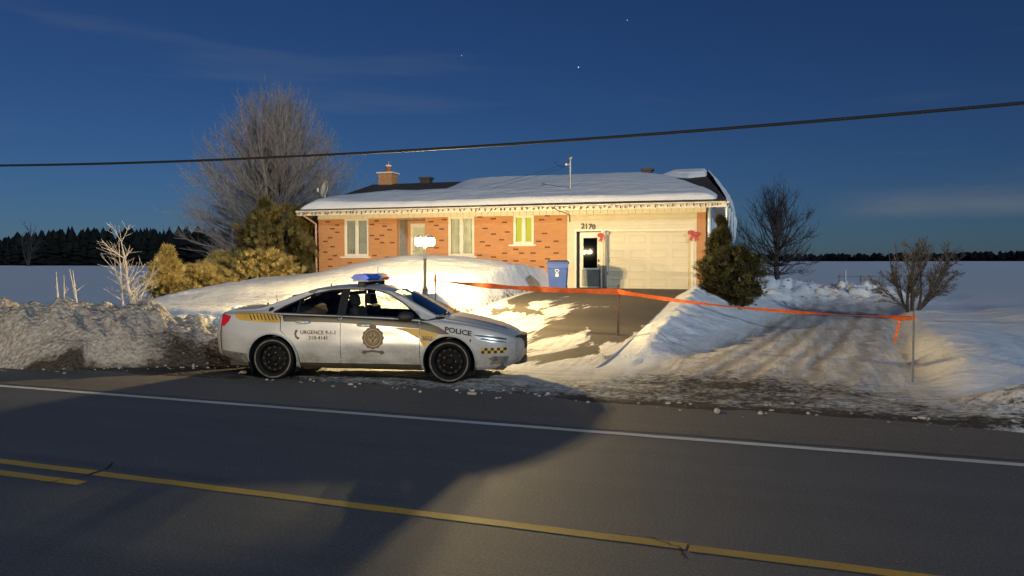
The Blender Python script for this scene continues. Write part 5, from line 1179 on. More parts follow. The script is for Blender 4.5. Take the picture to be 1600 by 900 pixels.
# recycling bin
bn = thing('recycling_bin', 'blue wheeled recycling bin standing beside the driveway', 'bin', (-7.42, 24.95, float(drive_z(24.95)) - 0.0), R(14))
def tap(w0, d0, w1, d1, z0, z1): 
    return [(-w0, -d0, z0), (w0, -d0, z0), (w0, d0, z0), (-w0, d0, z0), (-w1, -d1, z1), (w1, -d1, z1), (w1, d1, z1), (-w1, d1, z1)]
BF = [(3, 2, 1, 0), (4, 5, 6, 7), (0, 1, 5, 4), (1, 2, 6, 5), (2, 3, 7, 6), (3, 0, 4, 7)]
mb = MB(); mb.add(tap(0.28, 0.31, 0.345, 0.42, 0.05, 0.98), BF); mb.build('body', M['bin'], bn, bevel=0.025)
mb = MB(); mb.add(tap(0.37, 0.445, 0.365, 0.44, 0.965, 1.01), BF); mb.build('rim', M['bin'], bn, bevel=0.01)
mb = MB(); mb.add(tap(0.365, 0.45, 0.30, 0.36, 1.012, 1.075), BF); mb.build('lid', M['bindark'], bn, bevel=0.015)
mb = MB(); mb.add(tap(0.36, 0.02, 0.365, 0.02, 0.80, 0.985), BF); o = mb.build('front_band', M['bin'], bn, bevel=0.008, loc=(0, -0.405, 0))
mb = MB(); mb.tube([(-0.25, 0.46, 0.98), (0.25, 0.46, 0.98)], 0.02, 8); mb.build('handle', M['bindark'], bn)
for s in (-1, 1):
    mb = MB(); mb.lathe([(0, 0.03), (0.10, 0.03), (0.115, 0.015), (0.115, -0.015), (0.10, -0.03), (0, -0.03)], 18, Matrix.Translation((s * 0.27, 0.33, 0.115)) @ Matrix.Rotation(R(90), 4, 'Z'), 'y'); mb.build('wheel', M['wheelblack'], bn, True)
mb = MB()
for k in range(3):      # recycling arrows
    a = R(90 + 120 * k); c_, s_ = math.cos(a), math.sin(a)
    for pl in ([(0.035, -0.05), (0.055, -0.05), (0.055, 0.03), (0.035, 0.03)], [(0.02, 0.03), (0.07, 0.03), (0.045, 0.065)]):
        mb.add([(p * c_ - q * s_, 0, p * s_ + q * c_) for p, q in pl], [tuple(range(len(pl)))])
mb.build('recycling_mark', M['trim'], bn, loc=(-0.02, -0.404, 0.72), rot=(R(-6.8), 0, 0))
mb = MB(); mb.box(-0.05, 0.05, -0.003, 0.003, -0.05, 0.05); mb.build('sticker', M['trim'], bn, loc=(-0.02, -0.388, 0.58), rot=(R(-6.8), 0, 0))

# lamp post with two lit lanterns
LX, LY = -8.97, 18.02; lz = gz(LX, LY); UP = 2.47 - (lz - 0.05) - 1.44      # post long enough to carry the lanterns at 2.47 m
lp = thing('lamp_post', 'garden lamp post with two glaring lit lanterns in the snowy lawn', 'lamp post', (LX, LY, lz - 0.05), R(20))
mb = MB(); mb.lathe([(0.0, -0.1), (0.10, -0.1), (0.10, 0.10), (0.075, 0.20), (0.085, 0.26), (0.055, 0.30), (0.05, 0.36), (0.042, 0.55), (0.036, 0.95 + UP), (0.045, 0.96 + UP), (0.045, 0.99 + UP), (0.03, 1.0 + UP)], 14); mb.build('post', M['lamppost'], lp, auto=R(35))
mb = MB(); mb.lathe([(0.032, 1.0 + UP), (0.030, 1.50 + UP), (0.04, 1.52 + UP), (0.03, 1.56 + UP), (0.0, 1.58 + UP)], 12); mb.tube([(-0.34, 0, 1.19 + UP), (0.0, 0, 1.23 + UP)], 0.015, 6); mb.build('upper_post', M['postwhite'], lp, auto=R(35))
LZ = 1.44 + UP
for s in (-1, 1):
    mb = MB(); mb.tube([(s * (0.0 + 0.14 * k / 8), 0, 1.53 + UP + 0.10 * math.sin(math.pi * k / 8 * 0.85)) for k in range(9)], 0.014, 6); mb.build('arm', M['postwhite'], lp)
    c = Matrix.Translation((s * 0.16, 0, LZ))
    mb = MB(); mb.lathe([(0.0, -0.115), (0.065, -0.11), (0.09, -0.06), (0.105, 0.0), (0.095, 0.05), (0.06, 0.075), (0.0, 0.078)], 12, c); g_ = mb.build('lantern_glass', M['lampglow'], lp, True)
    mb = MB(); mb.lathe([(0.0, -0.215), (0.012, -0.20), (0.02, -0.165), (0.09, -0.128), (0.105, -0.108), (0, -0.108)], 12, c); mb.build('lantern_base', M['postwhite'], lp, auto=R(35))
    mb = MB(); mb.lathe([(0.092, 0.078), (0.10, 0.085), (0.055, 0.135), (0.02, 0.16), (0.012, 0.19), (0.0, 0.215)], 12, c); mb.lathe([(0.0, 0.077), (0.093, 0.077)], 12, c); mb.build('lantern_cap', M['postwhite'], lp, auto=R(35))
    for k in range(6):
        a = k * math.pi / 3; mb = MB(); mb.tube([(s * 0.16 + 0.068 * math.cos(a), 0.068 * math.sin(a), LZ - 0.11), (s * 0.16 + 0.09 * math.cos(a), 0.09 * math.sin(a), LZ), (s * 0.16 + 0.085 * math.cos(a), 0.085 * math.sin(a), LZ + 0.08)], 0.005, 4); mb.build('lantern_rib', M['postwhite'], lp)
    ld = bpy.data.lights.new('lantern_light', 'POINT'); ld.energy = LAMP_W; ld.color = (1.0, 0.74, 0.34); ld.shadow_soft_size = 0.05
    lo_ = bpy.data.objects.new('lantern_light', ld); col.objects.link(lo_); lo_.parent = lp; lo_.location = (s * 0.16, 0, LZ)

# stakes and barrier tape
def stake(x, y, top, r, mat, label, square=True):
    z = gz(x, y); s = thing('stake', label, 'stake', (x, y, z)); mb = MB()
    mb.tube([(0, 0, -0.25), (0.005, 0, (top - z) * 0.5), (0.0, 0.01, top - z)], r, 4 if square else 8); mb.build('shaft', mat, s)
    mb = MB(); mb.tube([(0, 0.01, top - z), (0, 0.01, top - z + r)], [r, r * 0.4], 4 if square else 8); mb.build('tip', mat, s); return s
SA, SB, SC = (-8.74, 18.15, 1.60), (-3.68, 17.15, 1.40), (1.84, 13.72, 1.14)
stake(*SA, 0.022, M['stake'], 'dark wooden stake beside the lamp post holding the tape end'); stake(*SB, 0.034, M['stake'], 'reddish wooden stake in mid driveway edge carrying the tape'); stake(*SC, 0.017, M['metalstake'], 'thin grey metal stake in the snowbank at the right end of tape', False)
def ribbon(name, a, b, sag, w0, w1, tw0, tw1, parent, n=60, flut=0.0):
    a, b = Vector(a), Vector(b); d = (b - a).normalized(); sd_ = d.cross(Vector((0, 0, 1))).normalized(); up_ = sd_.cross(d); vs = []
    for k in range(n + 1):
        t = k / n; p = a.lerp(b, t) - Vector((0, 0, sag * 4 * t * (1 - t))); tw = tw0 + (tw1 - tw0) * t + flut * math.sin(t * 17) ; hw = (w0 + (w1 - w0) * min(1, t * 3)) / 2
        u_ = up_ * math.cos(tw) + sd_ * math.sin(tw); vs += [p - u_ * hw, p + u_ * hw]
    mb = MB(); mb.add(vs, [(2 * k, 2 * k + 1, 2 * k + 3, 2 * k + 2) for k in range(n)]); return mb.build(name, M['tape'], parent, True)
tp = thing('barrier_tape', 'long orange barrier tape strung across driveway and lane between three stakes', 'tape', (0, 0, 0))
ribbon('tape_span', (SA[0], SA[1] - 0.03, SA[2] - 0.14), (SB[0], SB[1] - 0.03, SB[2] - 0.13), 0.06, 0.02, 0.13, 0.5, 0.15, tp, flut=0.45); ribbon('tape_span', (SB[0], SB[1] - 0.03, SB[2] - 0.13), (SC[0], SC[1] - 0.03, SC[2] - 0.09), 0.10, 0.125, 0.06, 0.15, 1.0, tp, flut=0.45)
ribbon('tape_wrap', (SC[0] - 0.30, SC[1] - 0.02, SC[2] - 0.125), (SC[0] + 0.02, SC[1] - 0.035, SC[2] - 0.10), 0.0, 0.03, 0.06, 0.3, 0.1, tp, 10)
ribbon('tape_tail', (SC[0] - 0.20, SC[1] - 0.03, SC[2] - 0.13), (SC[0] - 0.27, SC[1] - 0.02, SC[2] - 0.50), 0.0, 0.035, 0.045, 0.5, 0.2, tp, 14, 0.5)
for q in (SA, SB):
    mb = MB(); mb.tube([(q[0], q[1], q[2] - 0.19), (q[0], q[1], q[2] - 0.07)], 0.03, 6); mb.build('tape_knot', M['tape'], tp)
# small marker plate on the lawn, and yard things far right
mx, my = -11.35, 19.9
mk = thing('marker_sign', 'small blue-grey plate on a post in the snow mound', 'sign', (mx, my, gz(mx, my))); mb = MB(); mb.tube([(0, 0, -0.2), (0, 0, 0.40)], 0.018, 6); mb.build('post', M['stake'], mk); mb = MB(); mb.box(-0.11, 0.11, -0.012, 0.012, 0.26, 0.50); mb.build('plate', simple('marker_plate', (0.10, 0.11, 0.16), 0.5), mk, bevel=0.008)
mb = MB(); mb.box(-0.075, 0.075, -0.004, 0.0, -0.085, 0.085); mb.build('plate_face', simple('marker_face', (0.16, 0.17, 0.24), 0.4), mk, loc=(0, -0.013, 0.38))
def far_post(x, y, h, label):
    s = thing('post', label, 'post', (x, y, gz(x, y))); mb = MB(); mb.tube([(0, 0, -0.2), (0, 0, h)], 0.05, 8); mb.build('shaft', M['trim'], s); mb = MB(); mb.lathe([(0.06, h), (0.06, h + 0.03), (0, h + 0.05)], 8); mb.build('cap', M['trim'], s)
far_post(3.3, 54.4, 1.02, 'taller white post beyond the snow lane'); far_post(4.6, 55.0, 0.35, 'short white post stub beyond the snow lane')
fn = thing('rail_fence', 'low grey rail fence far behind the snow lane', 'fence', (4.0, 56, gz(4, 56)))
for k in range(6):
    mb = MB(); mb.box(-0.05, 0.05, -0.05, 0.05, -0.4, 0.62); mb.build('fence_post', M['greywood'], fn, loc=(k * 1.35 - 1.0, k * 0.25, 0.05))
mb = MB(); mb.tube([(-1.0, -0.06, 0.58), (5.75, 1.19, 0.60)], 0.045, 6); mb.build('rail', M['greywood'], fn); mb = MB(); mb.tube([(0.3, -0.06, 0.58), (1.9, 0.2, 0.1)], 0.04, 6); mb.build('brace', M['greywood'], fn)
for x, y, s, lb_ in ((0.9, 45.5, 0.38, 'dark rounded stone in the snow right of the bare tree'), (-1.6, 42.6, 0.42, 'dark flat stone at the foot of the bare tree')):
    q = lv * np.array([s * 1.4, s, s * 0.55]) * (1 + 0.25 * (rng.random(len(lv))[:, None] - .5)); mb = MB(); mb.add([tuple(v) for v in q], lf_); o = mb.build('stone', M['carblack'], None, True, loc=(x, y, gz(x, y) + 0.1)); tag(o, lb_, 'stone')
# ---- overhead cables
def wire_obj(name, pts, r, mat, label, n=10):
    mb = MB(); mb.tube(pts, r, n); o = mb.build(name, mat, None, True); tag(o, label, 'cable'); return o
cx_ = np.linspace(-75, 40, 240); cz_ = 4.36 + 0.00155 * (cx_ + 8.5) ** 2 - 0.0000035 * np.abs(cx_ + 8.5) ** 3
wire_obj('overhead_cable', [(a, 15.0, b) for a, b in zip(cx_, cz_)], 0.030, M['wire'], 'thick black overhead cable crossing the whole sky')
def cat_(a, b, sag, n=50): 
    a, b = Vector(a), Vector(b); return [a.lerp(b, k / n) - Vector((0, 0, sag * 4 * (k / n) * (1 - k / n))) for k in range(n + 1)]
wire_obj('service_wire', cat_(MAST + Vector((-0.12, -0.05, -0.12)), (-25.3, 33.4, 5.2), 0.75), 0.006, M['wire'], 'thin upper service wire sagging from the roof mast to the left', 5)
wire_obj('service_wire', cat_(MAST + Vector((-0.15, -0.05, -0.25)), (-24.6, 33.2, 4.6), 0.62), 0.006, M['wire'], 'thin lower service wire drooping from the roof mast across the facade', 5)
# ---- stars
for k, (px, py, s, lb_) in enumerate(((-62, -360, 2.2, 'faintest of three stars, left of the bright one'), (119, -342, 4.2, 'bright star high above the house roof'), (194, -414, 2.6, 'faint star highest in the picture, right of the bright one'))):
    A_ = R(20); fwd = Vector((-math.sin(A_), math.cos(A_), -0.0333)); rt_ = Vector((math.cos(A_), math.sin(A_), 0)); d = (fwd + rt_ * ((px - 16) / 1200) + Vector((0, 0, 1)) * (-py / 1200)).normalized()
    mb = MB(); mb.add([tuple(v * s) for v in lv], lf_); o = mb.build('star', emit('starlight', (0.8, 0.9, 1.0), 0.9), None, True, loc=Vector((0, 0, 1.93)) + d * 5200); tag(o, lb_, 'star')

# ================================================================== TREES AND SHRUBS
class Wood:
    def __init__(s): s.seg = []
    def mesh(s, name, mat, parent, sides=lambda r: 5 if r > 0.02 else 3):
        Vs = []; Fs = []; n0 = 0
        for n in (5, 3):
            S_ = [q for q in s.seg if sides(q[2]) == n]
            if not S_: continue
            A = np.array([q[0] for q in S_]); B = np.array([q[1] for q in S_]); ra = np.array([q[2] for q in S_])[:, None]; rb = np.array([q[3] for q in S_])[:, None]
            d = B - A; d /= np.linalg.norm(d, axis=1, keepdims=True) + 1e-9; ref = np.where(np.abs(d[:, 2:3]) < 0.9, [[0, 0, 1.0]], [[1.0, 0, 0]]); u_ = np.cross(d, ref); u_ /= np.linalg.norm(u_, axis=1, keepdims=True); v_ = np.cross(d, u_)
            ring = []
            for base, r in ((A, ra), (B, rb)):
                for k in range(n):
                    t = 2 * math.pi * k / n; ring.append(base + (u_ * math.cos(t) + v_ * math.sin(t)) * r)
            V = np.stack(ring, 1); m = len(S_); I = np.arange(m)[:, None] * 2 * n + n0
            for k in range(n): Fs.append(np.concatenate([I + k, I + (k + 1) % n, I + n + (k + 1) % n, I + n + k], 1))
            Vs.append(V.reshape(-1, 3)); n0 += m * 2 * n
        return np_mesh(name, np.concatenate(Vs), np.concatenate(Fs), mat, parent, True)
def grow(W_, p, d, L, r, lev, cfg, rnd, twigs):
    n = max(2, int(L / cfg['seg'](lev))); step = L / n; q = p.copy(); dd = d.copy(); rr = r; pts = [(q.copy(), dd.copy(), rr)]
    for k in range(n):
        dd = dd + rnd.normal(0, cfg['wig'], 3) + np.array([0, 0, cfg['up']]); dd /= np.linalg.norm(dd); q2 = q + dd * step; r2 = r * (1 - 0.82 * (k + 1) / n) + 0.002
        (twigs if lev >= cfg['twig'] else W_).seg.append((q.copy(), q2.copy(), rr, r2)); q = q2; rr = r2; pts.append((q.copy(), dd.copy(), rr))
    if lev >= cfg['max']: return
    m = cfg['kids'][lev]
    for k in range(m):
        f = rnd.uniform(*cfg['range'][lev]) ; i = min(int(f * n), n - 1); b, bd, br = pts[i]; az = rnd.uniform(0, 2 * math.pi); an = rnd.uniform(*cfg['angle'][lev])
        a = np.cross(bd, [0.3, 0.2, 1.0]); a /= np.linalg.norm(a) + 1e-9; c = np.cross(bd, a); nd = bd * math.cos(an) + (a * math.cos(az) + c * math.sin(az)) * math.sin(an)
        if nd[2] < cfg.get('minup', -0.2): nd[2] = abs(nd[2]) * 0.3
        nd /= np.linalg.norm(nd); nl = L * rnd.uniform(*cfg['len'][lev]) * (1.15 - cfg.get('shr', 0.55) * f)
        grow(W_, b, nd, nl, max(br * cfg.get('thin', 0.62), 0.003), lev + 1, cfg, rnd, twigs)
def bare_tree(name, label, cat, loc, stems, cfg, mats, seed, group=None):
    t = thing(name, label, cat, loc, 0, group); rnd = np.random.default_rng(seed); A, B = Wood(), Wood()
    for d, L, r, off in stems: d = np.array(d, float); grow(A, np.array(off, float), d / np.linalg.norm(d), L, r, 0, cfg, rnd, B)
    A.mesh('trunk', mats[0], t); 
    if B.seg: tag(B.mesh('twigs', mats[1], t), kind='stuff')
    return t
def crown_tree(name, label, loc, H, prof, nb, nsub, ntw, r0, mats, seed, stems=5, lean=0.05):
    """bare tree whose limbs fill a crown outline: prof = [(height share, radius)]"""
    t = thing(name, label, 'tree', loc); rnd = np.random.default_rng(seed); A, B = Wood(), Wood()
    hp = [p[0] * H for p in prof]; rp = [p[1] for p in prof]
    axes = []
    for k in range(stems):                      # main stems rise side by side and spread a little
        a = rnd.uniform(0, 2 * math.pi); sp = rnd.uniform(0.02, 0.16) if stems > 1 else 0.0; top = H * rnd.uniform(0.72, 0.95) if k else H * 0.96
        n = 12; P = np.array([[math.cos(a) * (0.10 + sp * top * (q / n) ** 1.3) * (stems > 1) + 0.05 * math.sin(q * 1.3 + k) + lean * q / n, math.sin(a) * (0.10 + sp * top * (q / n) ** 1.3) * (stems > 1) + 0.05 * math.cos(q + k), top * q / n] for q in range(n + 1)])
        rr = r0 * (1 - 0.95 * np.arange(n + 1) / n) ** 0.9 * (1.0 if k == 0 else rnd.uniform(0.55, 0.85)); axes.append((P, rr))
        for q in range(n): A.seg.append((P[q], P[q + 1], rr[q], max(rr[q + 1], 0.006)))
    for _ in range(nb):
        hz_ = H * (0.17 + 0.83 * rnd.random() ** 0.85); az = rnd.uniform(0, 2 * math.pi); R_ = np.interp(hz_, hp, rp) * (0.30 + 0.72 * rnd.random() ** 0.5) * rnd.uniform(0.85, 1.1)
        T = np.array([R_ * math.cos(az), R_ * math.sin(az), hz_]); P, rr = axes[rnd.integers(len(axes))]
        zs = hz_ * rnd.uniform(0.30, 0.72); i_ = int(np.clip(np.searchsorted(P[:, 2], zs), 1, len(P) - 2)); S0 = P[i_]; rb = min(rr[i_] * 0.5, 0.012 + 0.010 * np.linalg.norm(T - S0))
        C1 = S0 * 0.45 + T * 0.55; C1[2] = S0[2] * 0.62 + T[2] * 0.38; n = 8; u_ = np.linspace(0, 1, n + 1)[:, None]
        Q = (1 - u_) ** 2 * S0 + 2 * u_ * (1 - u_) * C1 + u_ ** 2 * T + rnd.normal(0, 0.035, (n + 1, 3)) * np.minimum(u_ * 3, 1); Q[0] = S0
        for q in range(n): A.seg.append((Q[q], Q[q + 1], rb * (1 - 0.85 * q / n), rb * (1 - 0.85 * (q + 1) / n)))
        L = np.linalg.norm(T - S0)
        for _s in range(nsub):
            f = rnd.uniform(0.3, 1.0); q = min(int(f * n), n - 1); b0_ = Q[q]; d = (Q[q + 1] - Q[q]); d = d / (np.linalg.norm(d) + 1e-9) + rnd.normal(0, 0.5, 3) + np.array([0, 0, 0.35]); d /= np.linalg.norm(d)
            l_ = (0.20 * L + 0.25) * rnd.uniform(0.5, 1.2); e1 = b0_ + d * l_ * 0.5 + rnd.normal(0, 0.03, 3); d2 = d + np.array([0, 0, 0.3]) + rnd.normal(0, 0.15, 3); d2 /= np.linalg.norm(d2); e2 = e1 + d2 * l_ * 0.5
            B.seg.append((b0_, e1, 0.010, 0.007)); B.seg.append((e1, e2, 0.007, 0.003))
            for _t in range(ntw):
                g_ = rnd.random(); o_ = b0_ + (e1 - b0_) * min(1, g_ * 2) if g_ < 0.5 else e1 + (e2 - e1) * (g_ * 2 - 1); dt = d2 + rnd.normal(0, 0.45, 3) + np.array([0, 0, 0.2]); dt /= np.linalg.norm(dt)
                B.seg.append((o_, o_ + dt * rnd.uniform(0.18, 0.5), 0.005, 0.002))
    A.mesh('trunk', mats[0], t); tag(B.mesh('twigs', mats[1], t), kind='stuff'); return t
# big bare tree left of the house
bx_, by_ = -25.3, 33.6
crown_tree('bare_tree', 'tall bare tree with a broad haze of fine twigs behind the left house corner', (bx_, by_, gz(bx_, by_) - 0.1), 10.6, [(0, 1.5), (0.2, 4.2), (0.38, 5.0), (0.55, 4.9), (0.72, 4.0), (0.88, 2.8), (1.0, 1.0)], 400, 14, 7, 0.24, (M['bark'], M['twig']), 3, 6)
# bare tree behind the right corner
tx, ty = -0.74, 42.3
crown_tree('bare_tree', 'lone dark bare tree standing right of the house against the field', (tx, ty, gz(tx, ty) - 0.2), 5.6, [(0, 0.8), (0.2, 2.2), (0.4, 2.7), (0.6, 2.5), (0.8, 1.8), (1.0, 0.5)], 75, 9, 5, 0.17, (M['barkdark'], M['barkdark']), 8, 1)
# multi-stem bare shrub beside the lane
sx_, sy_ = 3.42, 25.7
sh = dict(seg=lambda l: (0.25, 0.2, 0.15, 0.12)[l], wig=0.06, up=0.02, max=3, twig=2, kids=[8, 7, 6], range=[(0.2, 0.98), (0.2, 1), (0.2, 1)], angle=[(R(15), R(40)), (R(18), R(45)), (R(15), R(45))], len=[(0.35, 0.6), (0.4, 0.65), (0.4, 0.7)], thin=0.6)
stems = [((math.cos(a) * s, math.sin(a) * s, 1), L, r, (math.cos(a) * .13, math.sin(a) * .12, 0)) for a, s, L, r in ((0.0, 0.55, 2.1, 0.05), (0.4, 0.8, 1.9, 0.04), (2.9, 0.5, 1.9, 0.045), (3.5, 0.85, 1.5, 0.03), (1.5, 0.3, 2.0, 0.045), (4.6, 0.35, 1.7, 0.04), (0.1, 0.2, 2.1, 0.045), (3.0, 0.15, 2.0, 0.05), (5.6, 0.6, 1.6, 0.035), (0.2, 1.1, 1.6, 0.03))]
bare_tree('bare_shrub', 'spreading leafless shrub behind the metal stake beside the lane', 'shrub', (sx_, sy_, gz(sx_, sy_) - 0.05), stems, sh, (M['barkdark'], M['barkmid']), 12)
for x, y, h, lb_ in ((7.6, 24.5, 1.0, 'faint thin bare bush far right in the hollow'), (5.6, 16.2, 0.9, 'sparse bare weed stems in the warm-lit hollow at the right edge'), (8.6, 30.0, 1.1, 'thin bare bush standing at the far right of the snowfield')):
    bare_tree('bare_bush', lb_, 'shrub', (x, y, gz(x, y) - 0.05), [((random.uniform(-.5, .5), random.uniform(-.4, .4), 1), h * random.uniform(.6, 1), 0.007, (0, 0, 0)) for _ in range(8)], dict(sh, max=2, twig=1, kids=[4, 3]), (M['bark'], M['bark']), 31)
# pale lit sapling and cut stems above the snowbank
px_, py_ = -15.5, 14.7
sap = dict(seg=lambda l: (0.2, 0.15, 0.1)[l], wig=0.07, up=0.05, max=2, twig=2, kids=[13, 5], range=[(0.05, 0.85), (0.2, 1)], angle=[(R(35), R(70)), (R(25), R(55))], len=[(0.30, 0.50), (0.4, 0.7)], thin=0.6)
bare_tree('bare_sapling', 'pale lit bare sapling with two stems behind the left snowbank', 'tree', (px_, py_, gz(px_, py_) - 0.1), [((-0.16, 0, 1), 2.15, 0.042, (0.12, 0, 0)), ((-0.06, 0, 1), 1.75, 0.032, (-0.2, 0, 0)), ((0.3, 0, 1), 1.2, 0.022, (0.22, 0, 0))], sap, (M['barkpale'], M['barkpale']), 5)
qx, qy = -14.55, 12.15
bare_tree('cut_shrub', 'few pale cut stems sticking out above the left snowbank', 'shrub', (qx, qy, gz(qx, qy) - 0.15), [((-0.32, 0, 1), 1.15, 0.035, (-0.15, 0, 0)), ((-0.12, 0, 1), 1.05, 0.022, (0.0, 0, 0)), ((-0.2, 0, 1), 1.2, 0.032, (0.28, 0.1, 0)), ((0.05, 0, 1), 1.15, 0.03, (0.32, 0, 0)), ((0.3, 0, 1), 0.5, 0.012, (0.45, 0, 0)), ((-0.5, 0, 1), 0.4, 0.01, (-0.3, 0, 0)), ((0.1, .2, 1), 0.5, 0.01, (0.1, 0, 0))], dict(sap, wig=0.03, max=1, kids=[2], twig=5, len=[(0.2, 0.4)]), (M['barkpale'], M['barkpale']), 6)
# evergreens: sprays of small flat twigs through the crown's volume
def evergreen(name, label, cat, loc, h, rad, n, mats, seed, shape='cone', spray=0.30, group=None, lobes=0.7):
    t = thing(name, label, cat, loc, 0, group); rnd = np.random.default_rng(seed)
    mb = MB(); mb.tube([(0, 0, -0.1), (0.02, 0, h * 0.5), (0, 0, h * 0.93)], [rad * 0.09 + .02, rad * 0.05 + .01, 0.006], 7); mb.build('trunk', M['barkdark'], t)
    f = rnd.random(n) ** (1.25 if shape == 'cone' else 1.0); az = rnd.uniform(0, 2 * math.pi, n)
    if shape == 'cone': env = (1 - f) ** 0.8 * (0.85 + 0.15 * np.sin(f * 20))
    else: env = np.sqrt(np.clip(1 - ((f - 0.38) / 0.64) ** 2, 0, 1))
    lob = 1 + lobes * np.array([vnoise(a * 1.6, b * 6, seed) - 0.5 for a, b in zip(np.cos(az) * 2 + 7, f + np.sin(az) * .3)]) * 2
    rr = rad * env * lob * (0.25 + 0.75 * rnd.random(n) ** 0.45)
    keep = np.array([vnoise(a * 2.6 + 30, b * 9, seed + 5) for a, b in zip(np.cos(az) * 1.7 + np.sin(az) * 1.1, f)]) > 0.42
    f, az, rr = f[keep], az[keep], rr[keep]; n = len(f)
    base = np.stack([rr * np.cos(az), rr * np.sin(az), f * h * 0.97 + 0.03], 1)
    rr = rr * (1 + 0.45 * rnd.random(n) ** 4); base = np.stack([rr * np.cos(az), rr * np.sin(az), f * h * 0.97 + 0.03], 1)
    out_ = np.stack([np.cos(az), np.sin(az), 0.35 + 0.9 * f + rnd.normal(0, 0.25, n)], 1) + rnd.normal(0, 0.35, (n, 3)); out_ /= np.linalg.norm(out_, axis=1, keepdims=True)
    sd_ = np.cross(out_, rnd.normal(0, 1, (n, 3))); sd_ /= np.linalg.norm(sd_, axis=1, keepdims=True); L = spray * rnd.uniform(0.5, 1.25, n)[:, None]
    Vs = []; Fs = []
    for k, (ang, ln) in enumerate(((-0.75, 0.62), (-0.35, 0.85), (0.0, 1.0), (0.38, 0.85), (0.8, 0.6))):
        d = out_ * math.cos(ang) + sd_ * math.sin(ang); pw = np.cross(d, np.cross(out_, sd_)); wv = pw * spray * 0.065
        a = base; b_ = base + d * L * ln * 0.55 + wv; c = base + d * L * ln; e = base + d * L * ln * 0.55 - wv
        m = len(Vs) * n * 4; Vs.append(np.stack([a, b_, c, e], 1).reshape(-1, 3)); Fs.append(np.arange(n * 4).reshape(-1, 4) + m)
    o = np_mesh('crown', np.concatenate(Vs), np.concatenate(Fs), mats, t, False)
    return t
def ev(x, y, *a, **k): return a and evergreen(k.pop('name', 'cedar'), a[0], 'tree', (x, y, gz(x, y) - 0.1), *a[1:], **k)
ev(-21.9, 28.3, 'large dark cedar crowding the left house corner', 3.9, 1.75, 9000, M['cedar'], 41, shape='cone', spray=0.41)
ev(-20.3, 27.6, 'dark cedar pressed against the left gable wall', 2.9, 1.2, 5500, M['cedar'], 42, shape='oval', spray=0.38)
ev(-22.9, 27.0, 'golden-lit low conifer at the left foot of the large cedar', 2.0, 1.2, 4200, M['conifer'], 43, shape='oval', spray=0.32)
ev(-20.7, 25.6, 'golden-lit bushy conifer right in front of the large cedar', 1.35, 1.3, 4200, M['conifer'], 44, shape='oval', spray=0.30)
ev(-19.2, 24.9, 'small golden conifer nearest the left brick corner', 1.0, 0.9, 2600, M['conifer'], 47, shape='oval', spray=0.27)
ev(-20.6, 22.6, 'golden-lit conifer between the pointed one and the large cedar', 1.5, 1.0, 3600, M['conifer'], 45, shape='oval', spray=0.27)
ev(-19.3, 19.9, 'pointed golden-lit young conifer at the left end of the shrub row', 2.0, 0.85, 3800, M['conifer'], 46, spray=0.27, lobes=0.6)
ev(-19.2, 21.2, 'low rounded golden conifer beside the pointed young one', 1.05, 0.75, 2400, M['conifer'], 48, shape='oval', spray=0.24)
ev(-2.05, 24.3, 'pointed cedar at the right garage corner, lit on its left side', 2.5, 0.66, 8000, M['cedardark'], 51, spray=0.19, lobes=0.5)
ev(-1.60, 23.9, 'dark round cedar leaning right of the pointed garage cedar', 1.75, 0.56, 7500, M['cedardark'], 52, shape='oval', spray=0.17)
# ---- far woods: masses on the horizon
def woods(name, label, line, hgt, n, seed, wide=1.0, depth=18):
    rnd = np.random.default_rng(seed); Vs = []; Fs = []; m = 0
    A = np.array(line, float); seg = np.linalg.norm(np.diff(A[:, :2], axis=0), axis=1); cum = np.concatenate([[0], np.cumsum(seg)])
    for k in range(n):
        s = rnd.uniform(0, cum[-1]); x = np.interp(s, cum, A[:, 0]); y = np.interp(s, cum, A[:, 1]); hs_ = np.interp(s, cum, A[:, 2]); dp = rnd.uniform(0, depth); l_ = math.hypot(x, y); x *= 1 + dp / l_; y *= 1 + dp / l_
        z = gz(x, y) - 0.3; h = hgt * hs_ * rnd.uniform(0.6, 1.06); r = h * rnd.uniform(0.2, 0.5) * wide; tiers = 6
        for q in range(tiers):
            z0 = z + h * q / tiers * 0.93; rr = r * (1 - q / tiers) ** 0.6 * rnd.uniform(0.8, 1.2); nn = 6; a0 = rnd.uniform(0, 6)
            V = [(x, y, z0 + h * 0.22)] + [(x + rr * math.cos(a0 + 2 * math.pi * j / nn) * rnd.uniform(.7, 1.25), y + rr * math.sin(a0 + 2 * math.pi * j / nn) * rnd.uniform(.7, 1.25), z0 - rnd.uniform(0, .12) * h) for j in range(nn)]
            Vs += V; Fs += [(m, m + 1 + j, m + 1 + (j + 1) % nn) for j in range(nn)]; m += nn + 1
    o = np_mesh(name, np.array(Vs), np.array(Fs), M['woods'], None, False); tag(o, label, 'woods', kind='stuff'); return o
woods('far_woods', 'black conifer wood across the field on the left', [(-215, 100, 0.55), (-190, 118, 0.62), (-175, 128, 0.8), (-160, 134, 1.0), (-140, 141, 1.0), (-120, 148, 1.02), (-100, 155, 0.9), (-70, 165, 0.7)], 9.4, 1000, 71)
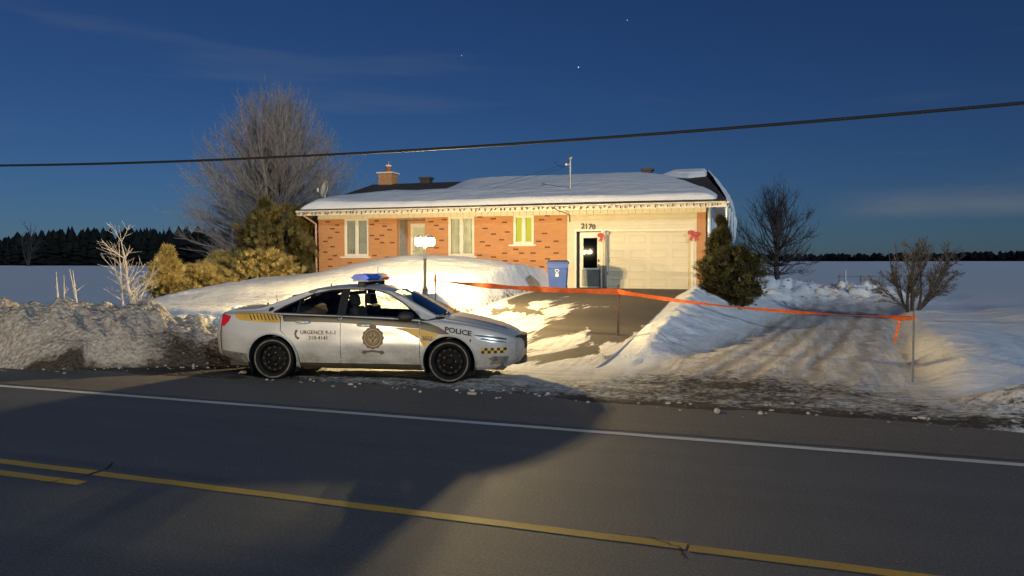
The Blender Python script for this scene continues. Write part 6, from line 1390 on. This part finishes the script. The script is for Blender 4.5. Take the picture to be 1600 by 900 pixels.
woods('far_woods', 'low dark tree line on the horizon at the right', [(-60, 470, 1.0), (40, 470, 1.1), (110, 460, 1.3), (140, 455, 0.8), (200, 440, 0.75), (250, 430, 0.75), (262, 425, 0.35), (420, 380, 0.35), (560, 340, 0.4)], 4.6, 1500, 72, 2.2, depth=30)
woods('far_woods', 'dark tree line filling the horizon behind the house', [(-330, 330, 0.8), (-180, 420, 0.9), (-60, 470, 0.9)], 8.0, 300, 73, depth=30)
# ragged bare trees in the left wood edge
bare_tree('bare_tree', 'far pale bare tree at the left end of the black wood', 'tree', (-152, 118, gz(-152, 118) - 0.3), [((0.05, 0, 1), 9.0, 0.15, (0, 0, 0)), ((0.4, 0, 1), 8, 0.12, (0, 0, 0)), ((-0.4, 0, 1), 8, 0.12, (0, 0, 0))], dict(sh, kids=[8, 6, 4], max=3, seg=lambda l: 0.9), (M['barkdark'], M['barkdark']), 9)

# ================================================================== the car behind the camera whose headlights reach the house (its light throws the police car's shadow on the garage door)
pk = thing('parked_car', 'dark parked car facing the house with headlights on', 'car', (-8.35, -23.0, -0.15), R(88))
DK = simple('dark_blue_paint', (0.02, 0.025, 0.04), 0.35)
for ch in list(car.children):
    nm = ch.name.split('.')[0]
    if nm in ('front_fender', 'front_door', 'rear_door', 'quarter_panel', 'roof_rail', 'hood', 'roof', 'windscreen', 'rear_window', 'side_window', 'front_bumper', 'rear_bumper', 'boot_lid', 'wheel', 'headlight', 'inner_shell'):
        c = ch.copy(); col.objects.link(c); c.parent = pk
        if c.data and c.data.materials and c.data.materials[0] == M['paint']:
            c.material_slots[0].link = 'OBJECT'; c.material_slots[0].material = DK
for s in (-1, 1):
    ld = bpy.data.lights.new('headlight_beam', 'SPOT'); ld.energy = HEAD_W; ld.color = (1.0, 0.80, 0.52); ld.spot_size = R(74); ld.spot_blend = 0.7; ld.shadow_soft_size = 0.06
    lo_ = bpy.data.objects.new('headlight_beam', ld); col.objects.link(lo_); lo_.parent = pk; lo_.location = (2.68, s * 0.55, 0.64)
    lo_.rotation_euler = (0, R(-91.5), 0)
